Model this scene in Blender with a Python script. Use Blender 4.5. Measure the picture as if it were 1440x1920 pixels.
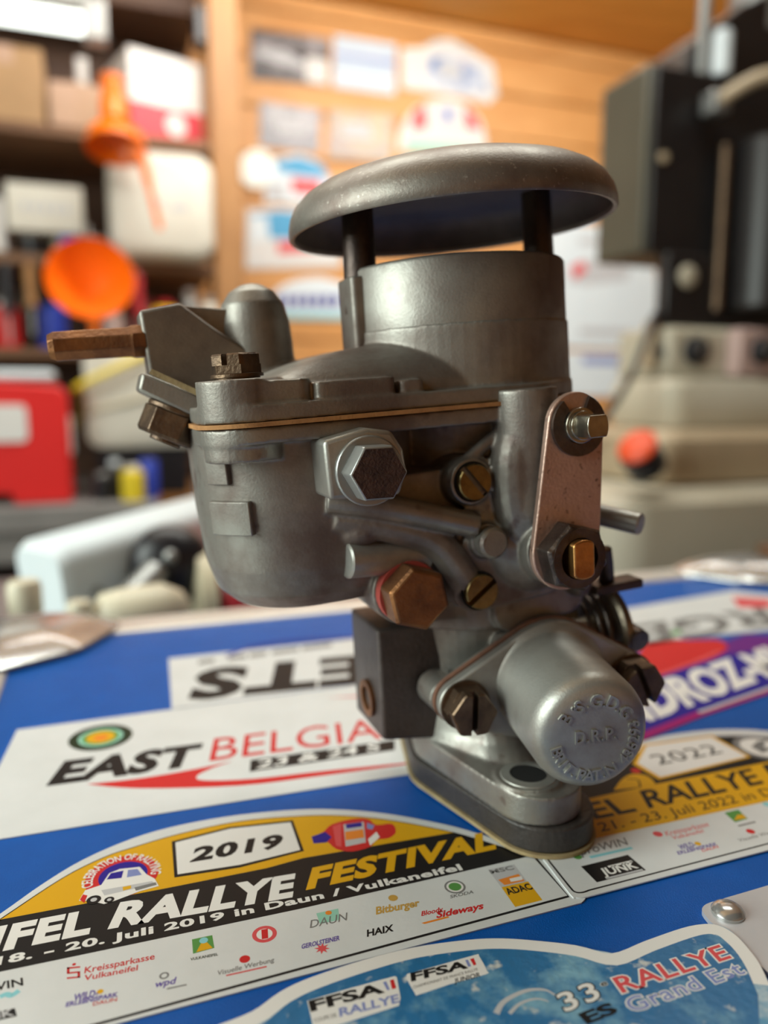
import bpy, bmesh, math, random
from mathutils import Vector, Matrix
random.seed(7)
for o in list(bpy.data.objects): bpy.data.objects.remove(o)
scene = bpy.context.scene
COL = scene.collection

# ------------------------------------------------------------------ camera
FPX, CAM_H, PITCH = 1441.0, 0.115, math.atan(210 / 1441.0)
CP, SP = math.cos(PITCH), math.sin(PITCH)
cam_data = bpy.data.cameras.new('camera')
cam = bpy.data.objects.new('camera', cam_data); COL.objects.link(cam)
cam.location = (0, 0, CAM_H)
cam.rotation_euler = (math.pi / 2 - PITCH, 0, 0)
cam_data.sensor_fit = 'HORIZONTAL'; cam_data.sensor_width = 36.0
cam_data.lens = 36.0 * FPX / 1440.0
cam_data.clip_start = 0.005; cam_data.clip_end = 50
cam_data.dof.use_dof = True
cam_data.dof.focus_distance = 0.172
cam_data.dof.aperture_fstop = 8.8
scene.camera = cam

# ------------------------------------------------------------------ exposure / world / room light
vs = scene.view_settings
vs.view_transform = 'Standard'; vs.look = 'None'; vs.gamma = 1.0; vs.use_curve_mapping = False
vs.exposure = 0.12
world = bpy.data.worlds.new('world'); scene.world = world
world.use_nodes = True
world.node_tree.nodes['Background'].inputs[0].default_value = (1.0, 0.95, 0.90, 1)
world.node_tree.nodes['Background'].inputs[1].default_value = 0.5

YAW = math.radians(20)
R1 = Vector((math.cos(YAW), math.sin(YAW), 0)); R2 = Vector((-math.sin(YAW), math.cos(YAW), 0))
def RW(r, s, z): return R1 * r + R2 * s + Vector((0, 0, z))      # room coordinates (metres) to world

def area_light(name, loc, target, sx, sy, power, color):
    d = bpy.data.lights.new(name, 'AREA'); d.shape = 'RECTANGLE'; d.size = sx; d.size_y = sy
    d.energy = power; d.color = color
    o = bpy.data.objects.new(name, d); COL.objects.link(o)
    o.location = loc
    o.rotation_euler = (Vector(target) - Vector(loc)).to_track_quat('-Z', 'Y').to_euler()
    return o
# daylight window to the left of the bench, the ceiling tubes over it, and an added wall lamp
area_light('window_daylight', RW(-1.35, 0.15, 0.55), RW(0.1, 0.3, 0.0), 1.1, 0.9, 26, (0.90, 1.0, 0.93))
area_light('ceiling_tubes_over_bench', RW(0.1, 0.75, 1.24), RW(0.1, 0.75, 0), 1.5, 0.25, 12, (0.97, 1.0, 0.93))
area_light('added_wall_lamp', RW(0.9, 1.45, 1.24), RW(1.0, 2.2, 0.3), 1.8, 0.25, 27, (1.0, 0.97, 0.90))  # unseen lamp added to brighten the back wall

# ------------------------------------------------------------------ picture-to-place helpers
def ray(u, v):
    x = (u - 720) / FPX; y = -(v - 960) / FPX
    return Vector((x, CP + y * SP, -SP + y * CP))
def G(u, v, z=0.0):                                              # point on the lid plane
    r = ray(u, v); t = (z - CAM_H) / r.z
    return Vector((r.x * t, r.y * t, z))
def rm(u, v, S):                                                 # room coordinates on a plane at depth S
    d = ray(u, v); t = S / d.dot(R2)
    return (d.dot(R1) * t, S, CAM_H + d.z * t)

# ------------------------------------------------------------------ materials
MATS = {}
def mat(name, col, rough=0.5, metal=0.0, col2=None, scale=60, bump=0.0, bscale=None, emit=0, detail=4, lo=0.35, hi=0.7,
        rough2=None, spots=None, coat=0.0, stretch=None, ior=None, spotscale=700):
    m = bpy.data.materials.new(name); MATS[name] = m; m.use_nodes = True
    nt = m.node_tree; b = nt.nodes['Principled BSDF']
    b.inputs['Base Color'].default_value = (*col, 1); b.inputs['Roughness'].default_value = rough
    b.inputs['Metallic'].default_value = metal
    if ior: b.inputs['IOR'].default_value = ior
    if coat: b.inputs['Coat Weight'].default_value = coat; b.inputs['Coat Roughness'].default_value = 0.15
    if emit:
        b.inputs['Emission Color'].default_value = (*col, 1); b.inputs['Emission Strength'].default_value = emit
    tc = nt.nodes.new('ShaderNodeTexCoord'); src = tc.outputs['Object']
    if stretch:
        mp = nt.nodes.new('ShaderNodeMapping'); mp.inputs['Scale'].default_value = stretch
        nt.links.new(src, mp.inputs['Vector']); src = mp.outputs[0]
    out = None
    if col2 is not None or rough2 is not None:
        n = nt.nodes.new('ShaderNodeTexNoise'); n.inputs['Scale'].default_value = scale
        n.inputs['Detail'].default_value = detail; n.inputs['Roughness'].default_value = 0.6
        nt.links.new(src, n.inputs['Vector'])
        mr = nt.nodes.new('ShaderNodeMapRange'); mr.inputs[1].default_value = lo; mr.inputs[2].default_value = hi
        nt.links.new(n.outputs[0], mr.inputs[0])
        if col2 is not None:
            mx = nt.nodes.new('ShaderNodeMix'); mx.data_type = 'RGBA'
            mx.inputs[6].default_value = (*col, 1); mx.inputs[7].default_value = (*col2, 1)
            nt.links.new(mr.outputs[0], mx.inputs[0]); out = mx.outputs[2]
        if rough2 is not None:
            r2 = nt.nodes.new('ShaderNodeMapRange'); r2.inputs[3].default_value = rough; r2.inputs[4].default_value = rough2
            nt.links.new(mr.outputs[0], r2.inputs[0]); nt.links.new(r2.outputs[0], b.inputs['Roughness'])
    if spots is not None:
        n2 = nt.nodes.new('ShaderNodeTexNoise'); n2.inputs['Scale'].default_value = spotscale; n2.inputs['Detail'].default_value = 3
        nt.links.new(src, n2.inputs['Vector'])
        m2 = nt.nodes.new('ShaderNodeMapRange'); m2.inputs[1].default_value = 0.62; m2.inputs[2].default_value = 0.72
        nt.links.new(n2.outputs[0], m2.inputs[0])
        mx2 = nt.nodes.new('ShaderNodeMix'); mx2.data_type = 'RGBA'
        if out: nt.links.new(out, mx2.inputs[6])
        else: mx2.inputs[6].default_value = (*col, 1)
        mx2.inputs[7].default_value = (*spots, 1)
        nt.links.new(m2.outputs[0], mx2.inputs[0]); out = mx2.outputs[2]
    if out: nt.links.new(out, b.inputs['Base Color'])
    if bump:
        n3 = nt.nodes.new('ShaderNodeTexNoise'); n3.inputs['Scale'].default_value = bscale or scale * 6; n3.inputs['Detail'].default_value = 5
        nt.links.new(src, n3.inputs['Vector'])
        bp = nt.nodes.new('ShaderNodeBump'); bp.inputs['Strength'].default_value = bump; bp.inputs['Distance'].default_value = 0.0006
        nt.links.new(n3.outputs[0], bp.inputs['Height']); nt.links.new(bp.outputs[0], b.inputs['Normal'])
    return m

mat('cast', (0.335, 0.33, 0.30), 0.40, 0.70, (0.185, 0.145, 0.125), 34, 0.13, 1500, rough2=0.62, spots=(0.19, 0.155, 0.14), spotscale=150, detail=8, lo=0.40, hi=0.62)
mat('cast_pale', (0.46, 0.465, 0.43), 0.40, 0.68, (0.29, 0.265, 0.24), 45, 0.10, 1500, rough2=0.55, detail=8, lo=0.38, hi=0.64)
mat('cast_cover', (0.32, 0.31, 0.28), 0.43, 0.68, (0.185, 0.15, 0.13), 34, 0.13, 1500, rough2=0.6, detail=8, lo=0.40, hi=0.62)
mat('cast_cap', (0.33, 0.315, 0.28), 0.40, 0.75, (0.19, 0.15, 0.13), 38, 0.10, 1300, rough2=0.52, spots=(0.38, 0.35, 0.31), spotscale=900, detail=8, lo=0.38, hi=0.64)
mat('cap_brown', (0.125, 0.10, 0.088), 0.5, 0.5, (0.07, 0.055, 0.048), 60, 0.1, 1200)  # darker brown for the inner face of the cap
mat('cast_dark', (0.15, 0.13, 0.125), 0.5, 0.6, (0.09, 0.075, 0.07), 60, 0.4, 800)
mat('post_steel', (0.13, 0.10, 0.085), 0.42, 0.8, (0.06, 0.045, 0.04), 80, 0.2, 900)
mat('brass', (0.34, 0.155, 0.06), 0.42, 0.85, (0.16, 0.07, 0.035), 120, 0.25, 900, rough2=0.5)
mat('brass_bright', (0.80, 0.42, 0.14), 0.30, 0.95, (0.42, 0.19, 0.07), 160, 0.2, 900)
mat('brass_screw', (0.30, 0.22, 0.085), 0.32, 0.88, (0.16, 0.11, 0.05), 200, 0.2, 1200)
mat('bronze_dark', (0.20, 0.135, 0.085), 0.42, 0.85, (0.075, 0.05, 0.038), 130, 0.3, 900)
mat('steel_dark', (0.16, 0.135, 0.12), 0.38, 0.9, (0.07, 0.055, 0.05), 110, 0.3, 900)
mat('rust_face', (0.11, 0.062, 0.045), 0.6, 0.5, (0.04, 0.026, 0.022), 260, 0.6, 1500)
mat('copper_plate', (0.66, 0.46, 0.38), 0.40, 0.7, (0.54, 0.36, 0.29), 120, 0.25, 1100, spots=(0.15, 0.08, 0.06), spotscale=420)
mat('pin_steel', (0.52, 0.49, 0.40), 0.25, 0.95, (0.30, 0.27, 0.22), 200, 0.1)
mat('pin_dull', (0.36, 0.31, 0.23), 0.38, 0.85, (0.22, 0.18, 0.14), 150, 0.15)
mat('gasket_paper', (0.50, 0.25, 0.09), 0.8, 0, (0.36, 0.17, 0.06), 200, 0.2)
mat('gasket_base', (0.42, 0.33, 0.17), 0.85, 0, (0.30, 0.22, 0.11), 200, 0.2)
mat('gasket_rust', (0.24, 0.11, 0.065), 0.75, 0, (0.13, 0.065, 0.045), 200, 0.2)
mat('fibre_red', (0.40, 0.06, 0.045), 0.7)
mat('bakelite', (0.030, 0.026, 0.024), 0.45, 0, (0.055, 0.048, 0.044), 70, 0.4, 700)
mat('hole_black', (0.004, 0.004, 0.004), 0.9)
mat('chrome', (0.62, 0.63, 0.62), 0.20, 0.75, (0.5, 0.5, 0.49), 90)

mat('laminate_blue', (0.002, 0.088, 0.40), 0.38, 0, (0.003, 0.10, 0.45), 90, 0.25, 2600, ior=1.25)
mat('alu_edge', (0.80, 0.79, 0.75), 0.38, 0.55, (0.70, 0.69, 0.65), 40)
mat('vinyl_white', (0.70, 0.73, 0.74), 0.34, 0, (0.65, 0.68, 0.685), 60, 0.06, 800, ior=1.35)
mat('vinyl_grey', (0.56, 0.57, 0.60), 0.4, 0.3, (0.5, 0.51, 0.54), 60)
def ink(name, c, r=0.45): return mat('ink_' + name, c, r, ior=1.25)
ink('black', (0.012, 0.011, 0.011)); ink('white', (0.80, 0.80, 0.78)); ink('yellow', (0.72, 0.39, 0.008)); ink('red', (0.60, 0.025, 0.025))
ink('thin_red', (0.66, 0.07, 0.07)); ink('violet', (0.12, 0.08, 0.36)); ink('navy', (0.02, 0.012, 0.28)); ink('green', (0.10, 0.30, 0.07))
ink('mint', (0.30, 0.60, 0.48)); ink('gold', (0.55, 0.33, 0.07)); ink('orange', (0.80, 0.25, 0.03)); ink('teal', (0.25, 0.60, 0.66))
ink('grey', (0.20, 0.20, 0.20)); ink('lightgrey', (0.52, 0.53, 0.55)); ink('purple', (0.15, 0.02, 0.22)); ink('magenta', (0.34, 0.01, 0.17))
ink('skyblue', (0.10, 0.36, 0.60)); ink('darkgreen', (0.015, 0.03, 0.012)); ink('pinkred', (0.70, 0.09, 0.10)); ink('bluegrey', (0.22, 0.27, 0.55))
mat('print_ice', (0.02, 0.16, 0.37), 0.35, 0, (0.20, 0.42, 0.56), 75, 0.3, 500, detail=10, lo=0.50, hi=0.66, spots=(0.58, 0.62, 0.62), spotscale=260)
mat('print_ice_rim', (0.10, 0.32, 0.52), 0.35, 0, (0.55, 0.64, 0.68), 160, 0.2, 500, detail=8, lo=0.4, hi=0.6)

mat('pine', (0.66, 0.33, 0.11), 0.5, 0, (0.54, 0.24, 0.065), 3.0, 0.1, 60, stretch=(1, 4, 9), detail=6)
mat('pine_ceiling', (0.78, 0.38, 0.07), 0.5, 0, (0.62, 0.26, 0.035), 3.0, 0.1, 60, stretch=(1, 9, 4), detail=6)
mat('wood_post', (0.40, 0.20, 0.07), 0.55, 0, (0.28, 0.13, 0.045), 5, stretch=(6, 6, 1))
mat('wood_dark', (0.10, 0.045, 0.02), 0.6, 0, (0.06, 0.025, 0.012), 5, stretch=(1, 5, 8))
mat('shelf_wood', (0.20, 0.10, 0.045), 0.6, 0, (0.13, 0.06, 0.03), 6, stretch=(1, 6, 8))
mat('cardboard', (0.42, 0.26, 0.13), 0.8, 0, (0.36, 0.22, 0.11), 10)
mat('cardboard_pink', (0.50, 0.33, 0.24), 0.8, 0, (0.42, 0.27, 0.17), 8)
mat('paper_white', (0.70, 0.69, 0.67), 0.6, 0, (0.63, 0.62, 0.60), 6)
mat('paper_cool', (0.72, 0.80, 0.84), 0.6, 0, (0.66, 0.74, 0.79), 6)
mat('carton_red', (0.62, 0.05, 0.07), 0.5)
mat('funnel_orange', (0.95, 0.20, 0.005), 0.32, 0, (0.85, 0.15, 0.004), 6)
mat('can_plastic', (0.66, 0.64, 0.56), 0.4, 0, (0.60, 0.57, 0.49), 8)
mat('red_paint', (0.68, 0.02, 0.02), 0.35)
mat('button_red', (0.72, 0.07, 0.012), 0.4)
mat('dark_red_paint', (0.42, 0.02, 0.03), 0.3, coat=0.5)
mat('yellow_plastic', (0.80, 0.62, 0.03), 0.4)
mat('blue_plastic', (0.02, 0.05, 0.40), 0.4)
mat('cream_plastic', (0.62, 0.56, 0.40), 0.45, 0, (0.55, 0.49, 0.35), 8)
mat('pale_cream', (0.74, 0.70, 0.54), 0.4)
mat('machine_cream', (0.53, 0.50, 0.41), 0.4, 0, (0.46, 0.42, 0.32), 5)
mat('machine_tan', (0.50, 0.40, 0.27), 0.45, 0, (0.42, 0.33, 0.22), 5)
mat('machine_pink', (0.50, 0.36, 0.33), 0.45)
mat('machine_black', (0.016, 0.014, 0.014), 0.38, 0, (0.010, 0.009, 0.010), 9)
mat('machine_olive', (0.085, 0.08, 0.055), 0.45, 0, (0.07, 0.065, 0.045), 6)
mat('grey_metal', (0.36, 0.37, 0.36), 0.35, 0.6, (0.26, 0.27, 0.27), 12)
mat('bench_grey', (0.27, 0.265, 0.26), 0.5, 0.2, (0.21, 0.205, 0.20), 7)
mat('black_plastic', (0.012, 0.012, 0.016), 0.35)
mat('tube_light', (0.93, 1.0, 0.93), 0.4, emit=2.6)
mat('floor_concrete', (0.20, 0.19, 0.18), 0.8, 0, (0.15, 0.145, 0.14), 5)
mat('disc_white', (0.86, 0.92, 0.86), 0.4)
mat('plaster', (0.62, 0.60, 0.55), 0.8)
mat('photo_dark', (0.045, 0.04, 0.045), 0.3, 0, (0.33, 0.31, 0.32), 9, lo=0.45, hi=0.62, stretch=(1, 1, 2.2))
mat('photo_sky', (0.45, 0.55, 0.66), 0.3, 0, (0.66, 0.72, 0.78), 7, stretch=(0.4, 1, 3))
mat('photo_grey', (0.12, 0.11, 0.13), 0.3, 0, (0.40, 0.38, 0.40), 8, lo=0.4, hi=0.6)
mat('photo_dusk', (0.30, 0.22, 0.20), 0.3, 0, (0.48, 0.38, 0.20), 8, lo=0.4, hi=0.62)
mat('print_mixed', (0.55, 0.60, 0.68), 0.4, 0, (0.10, 0.18, 0.42), 14, lo=0.48, hi=0.6, spots=(0.5, 0.08, 0.07), spotscale=22)

# ------------------------------------------------------------------ geometry helpers: each returns (verts, faces)
def V3(*a): return Vector(a)
def frame(axis):
    w = Vector(axis).normalized()
    h = Vector((0, 0, 1)) if abs(w.z) < 0.9 else Vector((1, 0, 0))
    u = h.cross(w).normalized(); v = w.cross(u)
    return u, v, w
def lathe(o, axis, prof, n=40, ph=0.0, closed=True):
    """prof: (radius, height) pairs from one end to the other; radius 0 closes to a point"""
    o = Vector(o); u, v, w = frame(axis); V = []; F = []; rings = []
    for r, h in prof:
        if r < 1e-7: V.append(o + w * h); rings.append([len(V) - 1])
        else:
            i0 = len(V)
            for k in range(n):
                t = 2 * math.pi * k / n + ph
                V.append(o + w * h + (u * math.cos(t) + v * math.sin(t)) * r)
            rings.append(list(range(i0, i0 + n)))
    for A, B in zip(rings, rings[1:]):
        for k in range(n):
            a0, a1 = A[k % len(A)], A[(k + 1) % len(A)]; b0, b1 = B[k % len(B)], B[(k + 1) % len(B)]
            q = []
            for i in (a0, a1, b1, b0):
                if i not in q: q.append(i)
            if len(q) > 2: F.append(q)
    if closed:
        for R in (rings[0], rings[-1]):
            if len(R) > 2: F.append(list(R))
    return V, F
def cyl(p0, p1, r0, r1=None, n=32, ph=0.0, ch=0.0):
    p0, p1 = Vector(p0), Vector(p1); L = (p1 - p0).length; r1 = r0 if r1 is None else r1
    prof = [(r0, 0), (r1, L)] if not ch else [(r0 - ch, 0), (r0, ch), (r1, L - ch), (r1 - ch, L)]
    return lathe(p0, p1 - p0, prof, n, ph)
def ball(c, r, n=24, sc=(1, 1, 1)):
    prof = [(r * math.sin(math.pi * i / 14), -r * math.cos(math.pi * i / 14)) for i in range(15)]
    prof[0] = (0, -r); prof[-1] = (0, r)
    V, F = lathe((0, 0, 0), (0, 0, 1), prof, n)
    return [Vector((q.x * sc[0], q.y * sc[1], q.z * sc[2])) + Vector(c) for q in V], F
def prism(poly, o, ux, uy, d0, d1=None, top=None):
    """poly in (ux, uy) axes, extruded along ux x uy from d0 to d1"""
    if d1 is None: d0, d1 = 0, d0
    o = Vector(o); ux = Vector(ux).normalized(); uy = Vector(uy).normalized(); w = ux.cross(uy)
    n = len(poly); top = top or poly
    V = [o + ux * x + uy * y + w * d0 for x, y in poly] + [o + ux * x + uy * y + w * d1 for x, y in top]
    F = [list(range(n))[::-1], list(range(n, 2 * n))] + [[i, (i + 1) % n, n + (i + 1) % n, n + i] for i in range(n)]
    return V, F
def box(x0, x1, y0, y1, z0, z1):
    return prism([(x0, y0), (x1, y0), (x1, y1), (x0, y1)], (0, 0, 0), (1, 0, 0), (0, 1, 0), z0, z1)
def hull(circles, n=20):
    pts = []
    for x, y, r in circles:
        for k in range(n * 2):
            t = math.pi * k / n; pts.append((x + r * math.cos(t), y + r * math.sin(t)))
    pts = sorted(set((round(a, 6), round(b, 6)) for a, b in pts))
    def half(ps):
        h = []
        for q in ps:
            while len(h) > 1 and (h[-1][0] - h[-2][0]) * (q[1] - h[-2][1]) - (h[-1][1] - h[-2][1]) * (q[0] - h[-2][0]) <= 1e-9: h.pop()
            h.append(q)
        return h
    lo = half(pts); hi = half(pts[::-1])
    return lo[:-1] + hi[:-1]
def rrect(x0, x1, y0, y1, r, n=8):
    return hull([(x0 + r, y0 + r, r), (x1 - r, y0 + r, r), (x1 - r, y1 - r, r), (x0 + r, y1 - r, r)], n)
def rr_fixed(x0, x1, y0, y1, r, n=8):
    out = []
    for cx, cy, t0 in ((x1 - r, y1 - r, 0), (x0 + r, y1 - r, 90), (x0 + r, y0 + r, 180), (x1 - r, y0 + r, 270)):
        for k in range(n + 1):
            t = math.radians(t0 + 90.0 * k / n); out.append((cx + r * math.cos(t), cy + r * math.sin(t)))
    return out
def loft(sections):
    """sections: lists of 3-D points with equal counts"""
    n = len(sections[0]); V = [Vector(q) for s in sections for q in s]; F = []
    for j in range(len(sections) - 1):
        for i in range(n):
            F.append([j * n + i, j * n + (i + 1) % n, (j + 1) * n + (i + 1) % n, (j + 1) * n + i])
    F.append(list(range(n))[::-1]); F.append(list(range((len(sections) - 1) * n, len(sections) * n)))
    return V, F
def tube(path, r, n=16):
    path = [Vector(q) for q in path]; secs = []; rs = r if isinstance(r, (list, tuple)) else [r] * len(path)
    d0 = (path[1] - path[0]).normalized(); u, v, w = frame(d0)
    for i, q in enumerate(path):
        d = (path[min(i + 1, len(path) - 1)] - path[max(i - 1, 0)]).normalized()
        u = (u - d * u.dot(d)).normalized(); v = d.cross(u)
        secs.append([q + (u * math.cos(2 * math.pi * k / n) + v * math.sin(2 * math.pi * k / n)) * rs[i] for k in range(n)])
    return loft(secs)
def smooth_path(pts, n=6):
    pts = [Vector(q) for q in pts]; out = []
    for i in range(len(pts) - 1):
        p0, p1, p2, p3 = pts[max(i - 1, 0)], pts[i], pts[i + 1], pts[min(i + 2, len(pts) - 1)]
        for k in range(n):
            t = k / n
            out.append(0.5 * ((2 * p1) + (p2 - p0) * t + (2 * p0 - 5 * p1 + 4 * p2 - p3) * t * t + (3 * p1 - p0 - 3 * p2 + p3) * t ** 3))
    return out + [pts[-1]]
def ring(o, axis, r0, r1, h0, h1, n=40):
    return lathe(o, axis, [(r0, h0), (r1, h0), (r1, h1), (r0, h1), (r0, h0)], n, closed=False)

def mk(name, geoms, m, parent=None, xf=None, smooth=35, bevel=0, seg=2, remesh=0, relax=0, label=None, recalc=True):
    V = []; F = []
    for gv, gf in geoms:
        k = len(V); V += [xf(q) if xf else q for q in gv]; F += [[i + k for i in f] for f in gf]
    me = bpy.data.meshes.new(name); me.from_pydata([tuple(q) for q in V], [], F)
    if recalc:
        bm = bmesh.new(); bm.from_mesh(me); bmesh.ops.recalc_face_normals(bm, faces=bm.faces); bm.to_mesh(me); bm.free()
    me.materials.append(MATS[m] if isinstance(m, str) else m)
    if smooth:
        me.polygons.foreach_set('use_smooth', [True] * len(me.polygons))
        if not remesh: me.set_sharp_from_angle(angle=math.radians(smooth))
    o = bpy.data.objects.new(name, me); COL.objects.link(o)
    if parent: o.parent = parent
    if remesh:
        md = o.modifiers.new('remesh', 'REMESH'); md.mode = 'VOXEL'; md.voxel_size = remesh; md.use_smooth_shade = True
        if relax:
            sm = o.modifiers.new('relax', 'SMOOTH'); sm.factor = 0.5; sm.iterations = relax
    if bevel:
        bv = o.modifiers.new('bevel', 'BEVEL'); bv.width = bevel; bv.segments = seg; bv.limit_method = 'ANGLE'; bv.angle_limit = math.radians(40)
        bv.harden_normals = False
    if label: o['label'] = label
    return o
def tag(o, label, cat, group=None):
    o['label'] = label; o['category'] = cat
    if group: o['group'] = group
    return o
def thing(name, loc, label, cat, rz=0.0, group=None):
    o = bpy.data.objects.new(name, None); o.empty_display_size = 0.02; COL.objects.link(o)
    o.location = loc; o.rotation_euler = (0, 0, rz)
    return tag(o, label, cat, group)
def structure(o): o['kind'] = 'structure'; return o

def text_geom(body, offset=0.0, space=1.0):
    """flat letter outlines of a line of writing, scaled to a unit box"""
    cu = bpy.data.curves.new('t', 'FONT'); cu.body = body; cu.offset = offset; cu.space_character = space
    cu.resolution_u = 3; cu.fill_mode = 'FRONT'
    ob = bpy.data.objects.new('t', cu); COL.objects.link(ob)
    dg = bpy.context.evaluated_depsgraph_get(); dg.update()
    me = bpy.data.meshes.new_from_object(ob.evaluated_get(dg))
    V = [v.co.copy() for v in me.vertices]; F = [list(q.vertices) for q in me.polygons]
    bpy.data.objects.remove(ob); bpy.data.curves.remove(cu); bpy.data.meshes.remove(me)
    return V, F
def unit(V):
    x0 = min(q.x for q in V); x1 = max(q.x for q in V); y0 = 0.0; y1 = max(q.y for q in V)
    return [Vector(((q.x - x0) / (x1 - x0), (q.y - y0) / (y1 - y0), 0)) for q in V]

# ------------------------------------------------------------------ the room
CEIL, FLOOR_Z, WALL_S = 1.30, -1.05, 2.40
WR0, WR1 = -1.6, 3.6
def room_xf(q): return R1 * q.x + R2 * q.y + Vector((0, 0, q.z))
floor = structure(mk('floor', [box(WR0, WR1, -1.6, WALL_S, FLOOR_Z - 0.05, FLOOR_Z)], 'floor_concrete', xf=room_xf))
wall_back = structure(mk('wall_back', [box(WR0, WR1, WALL_S + 0.012, WALL_S + 0.08, FLOOR_Z, CEIL + 0.05)], 'wood_dark', xf=room_xf))
ph = 0.135
me = None
z = FLOOR_Z; k = 0
while z < CEIL - 0.001:
    h = min(ph, CEIL - z)
    o = mk('plank', [box(WR0, WR1, WALL_S, WALL_S + 0.011, z + 0.0025, z + h - 0.0025)], 'pine', wall_back, xf=room_xf, bevel=0.003)
    z += ph
ceiling = structure(mk('ceiling', [box(WR0, WR1, -1.6, WALL_S + 0.08, CEIL + 0.013, CEIL + 0.06)], 'wood_dark', xf=room_xf))
s0 = WALL_S
while s0 > -0.2:
    mk('plank', [box(WR0, WR1, s0 - ph + 0.0025, s0 - 0.0025, CEIL, CEIL + 0.012)], 'pine_ceiling', ceiling, xf=room_xf, bevel=0.003)
    s0 -= ph
wall_left = structure(mk('wall_left', [box(WR0 - 0.06, WR0, -1.6, WALL_S, FLOOR_Z, CEIL)], 'plaster', xf=room_xf))
wall_front = structure(mk('wall_front', [box(WR0, WR1, -1.66, -1.6, FLOOR_Z, CEIL)], 'pine', xf=room_xf))
wall_right = structure(mk('wall_right', [box(WR1, WR1 + 0.06, -1.6, WALL_S, FLOOR_Z, CEIL)], 'plaster', xf=room_xf))

# bench that carries the case
table = thing('workbench', RW(0.35, 0.45, FLOOR_Z), 'grey steel workbench under the blue case in the foreground', 'workbench', YAW)
TB = -0.14
mk('bench_top', [box(-1.0, 1.3, -0.45, 0.75, TB - FLOOR_Z - 0.04, TB - FLOOR_Z)], 'grey_metal', table, bevel=0.004)
for lx in (-0.92, 1.22):
    for ly in (-0.38, 0.68):
        mk('leg', [box(lx - 0.03, lx + 0.03, ly - 0.03, ly + 0.03, 0, TB - FLOOR_Z - 0.04)], 'bench_grey', table, bevel=0.003)

# ------------------------------------------------------------------ the case with its stickers
CR0, CR1, CS0, CS1 = -0.068, 0.425, 0.02, 0.416
case = thing('flight_case', RW((CR0 + CR1) / 2, (CS0 + CS1) / 2, TB), 'blue case with pale metal edges covered in rally stickers', 'case')
case_inv = Matrix.Translation(-case.location)
def cpt(q): return Vector(q) - case.location                      # world to case
def case_xf(q): return cpt(room_xf(q))
IN = 0.025
mk('lid_panel', [box(CR0 + IN - .004, CR1 - IN + .004, CS0 + IN - .004, CS1 - IN + .004, -0.006, 0.0)], 'laminate_blue', case, xf=case_xf)
mk('case_side', [box(CR0 + .003, CR1 - .003, CS0 + .003, CS1 - .003, TB + 0.004, -0.0065)], 'laminate_blue', case, xf=case_xf, bevel=0.002)
for nm, b in (('far', (CR0, CR1, CS1 - IN, CS1)), ('near', (CR0, CR1, CS0, CS0 + IN))):
    mk('edge_profile', [box(b[0], b[1], b[2], b[3], -0.028, 0.0015)], 'alu_edge', case, xf=case_xf, bevel=0.0025, seg=3)
for b in ((CR0, CR0 + IN, CS0 + IN, CS1 - IN), (CR1 - IN, CR1, CS0 + IN, CS1 - IN)):
    mk('edge_profile', [box(b[0], b[1], b[2], b[3], -0.028, 0.0015)], 'alu_edge', case, xf=case_xf, bevel=0.0025, seg=3)
for cr, cs, dr, ds in ((CR0, CS1, 1, -1), (CR1, CS1, -1, -1), (CR0, CS0, 1, 1), (CR1, CS0, -1, 1)):
    # domed steel corner: a rounded three-lobed plate pressed up to a ball over the corner
    pts = hull([(0.012, 0.012, 0.014), (0.056, 0.015, 0.015), (0.015, 0.056, 0.015), (0.036, 0.036, 0.022)], 24)
    cx, cy = 0.022, 0.022; secs = []
    for f, zz in [(1.0, 0.0015), (1.0, 0.0026), (0.985, 0.0030)] + [(math.cos(math.radians(8 + 82 * k / 11.0)), 0.003 + 0.0095 * math.sin(math.radians(90 * k / 11.0)) ** 1.4) for k in range(12)]:
        secs.append([(cr + dr * (cx + (x - cx) * f), cs + ds * (cy + (y - cy) * f), zz) for x, y in pts])
    c = mk('corner_cap', [loft(secs), box(min(cr - dr * .0015, cr + dr * .03), max(cr - dr * .0015, cr + dr * .03), min(cs - ds * .0015, cs + ds * .03), max(cs - ds * .0015, cs + ds * .03), -0.034, 0.0025)], 'chrome', case, xf=case_xf, smooth=60, label='polished steel ball corner')
    for rx, ry in ((0.062, 0.012), (0.012, 0.062), (0.041, 0.041)):
        mk('rivet', [lathe((cr + dr * rx, cs + ds * ry, 0.002), (0, 0, 1), [(0.0042, 0), (0.0042, 0.001), (0.0034, 0.0022), (0.0018, 0.0030), (0, 0.0033)], 18)], 'chrome', c, xf=case_xf)

LZ = 0.0003                                                       # thickness of a sticker
def gpoly(px, z=0.0): return [G(u, v) + Vector((0, 0, z)) for u, v in px]
def arcpts(pts, n=6): return [(q.x, q.y) for q in smooth_path([(a, b, 0) for a, b in pts], n)]
def sticker(name, px, m, label, z0=0.00002, th=LZ):
    P = gpoly(px); n = len(P)
    V = [cpt(q + Vector((0, 0, z0))) for q in P] + [cpt(q + Vector((0, 0, z0 + th))) for q in P]
    F = [list(range(n)), list(range(n, 2 * n))] + [[i, (i + 1) % n, n + (i + 1) % n, n + i] for i in range(n)]
    o = mk(name, [(V, F)], m, case, smooth=30, label=label); o['_z'] = z0 + th
    return o
def flat(st, name, px, m, lev=1, pts=None):
    z = st['_z'] + 0.000012 * lev
    P = pts or gpoly(px); P = [Vector((q[0], q[1], z)) for q in P]
    return mk(name, [([cpt(q) for q in P], [list(range(len(P)))])], m, st, smooth=0, recalc=False) if False else _flat(st, name, P, m)
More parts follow.
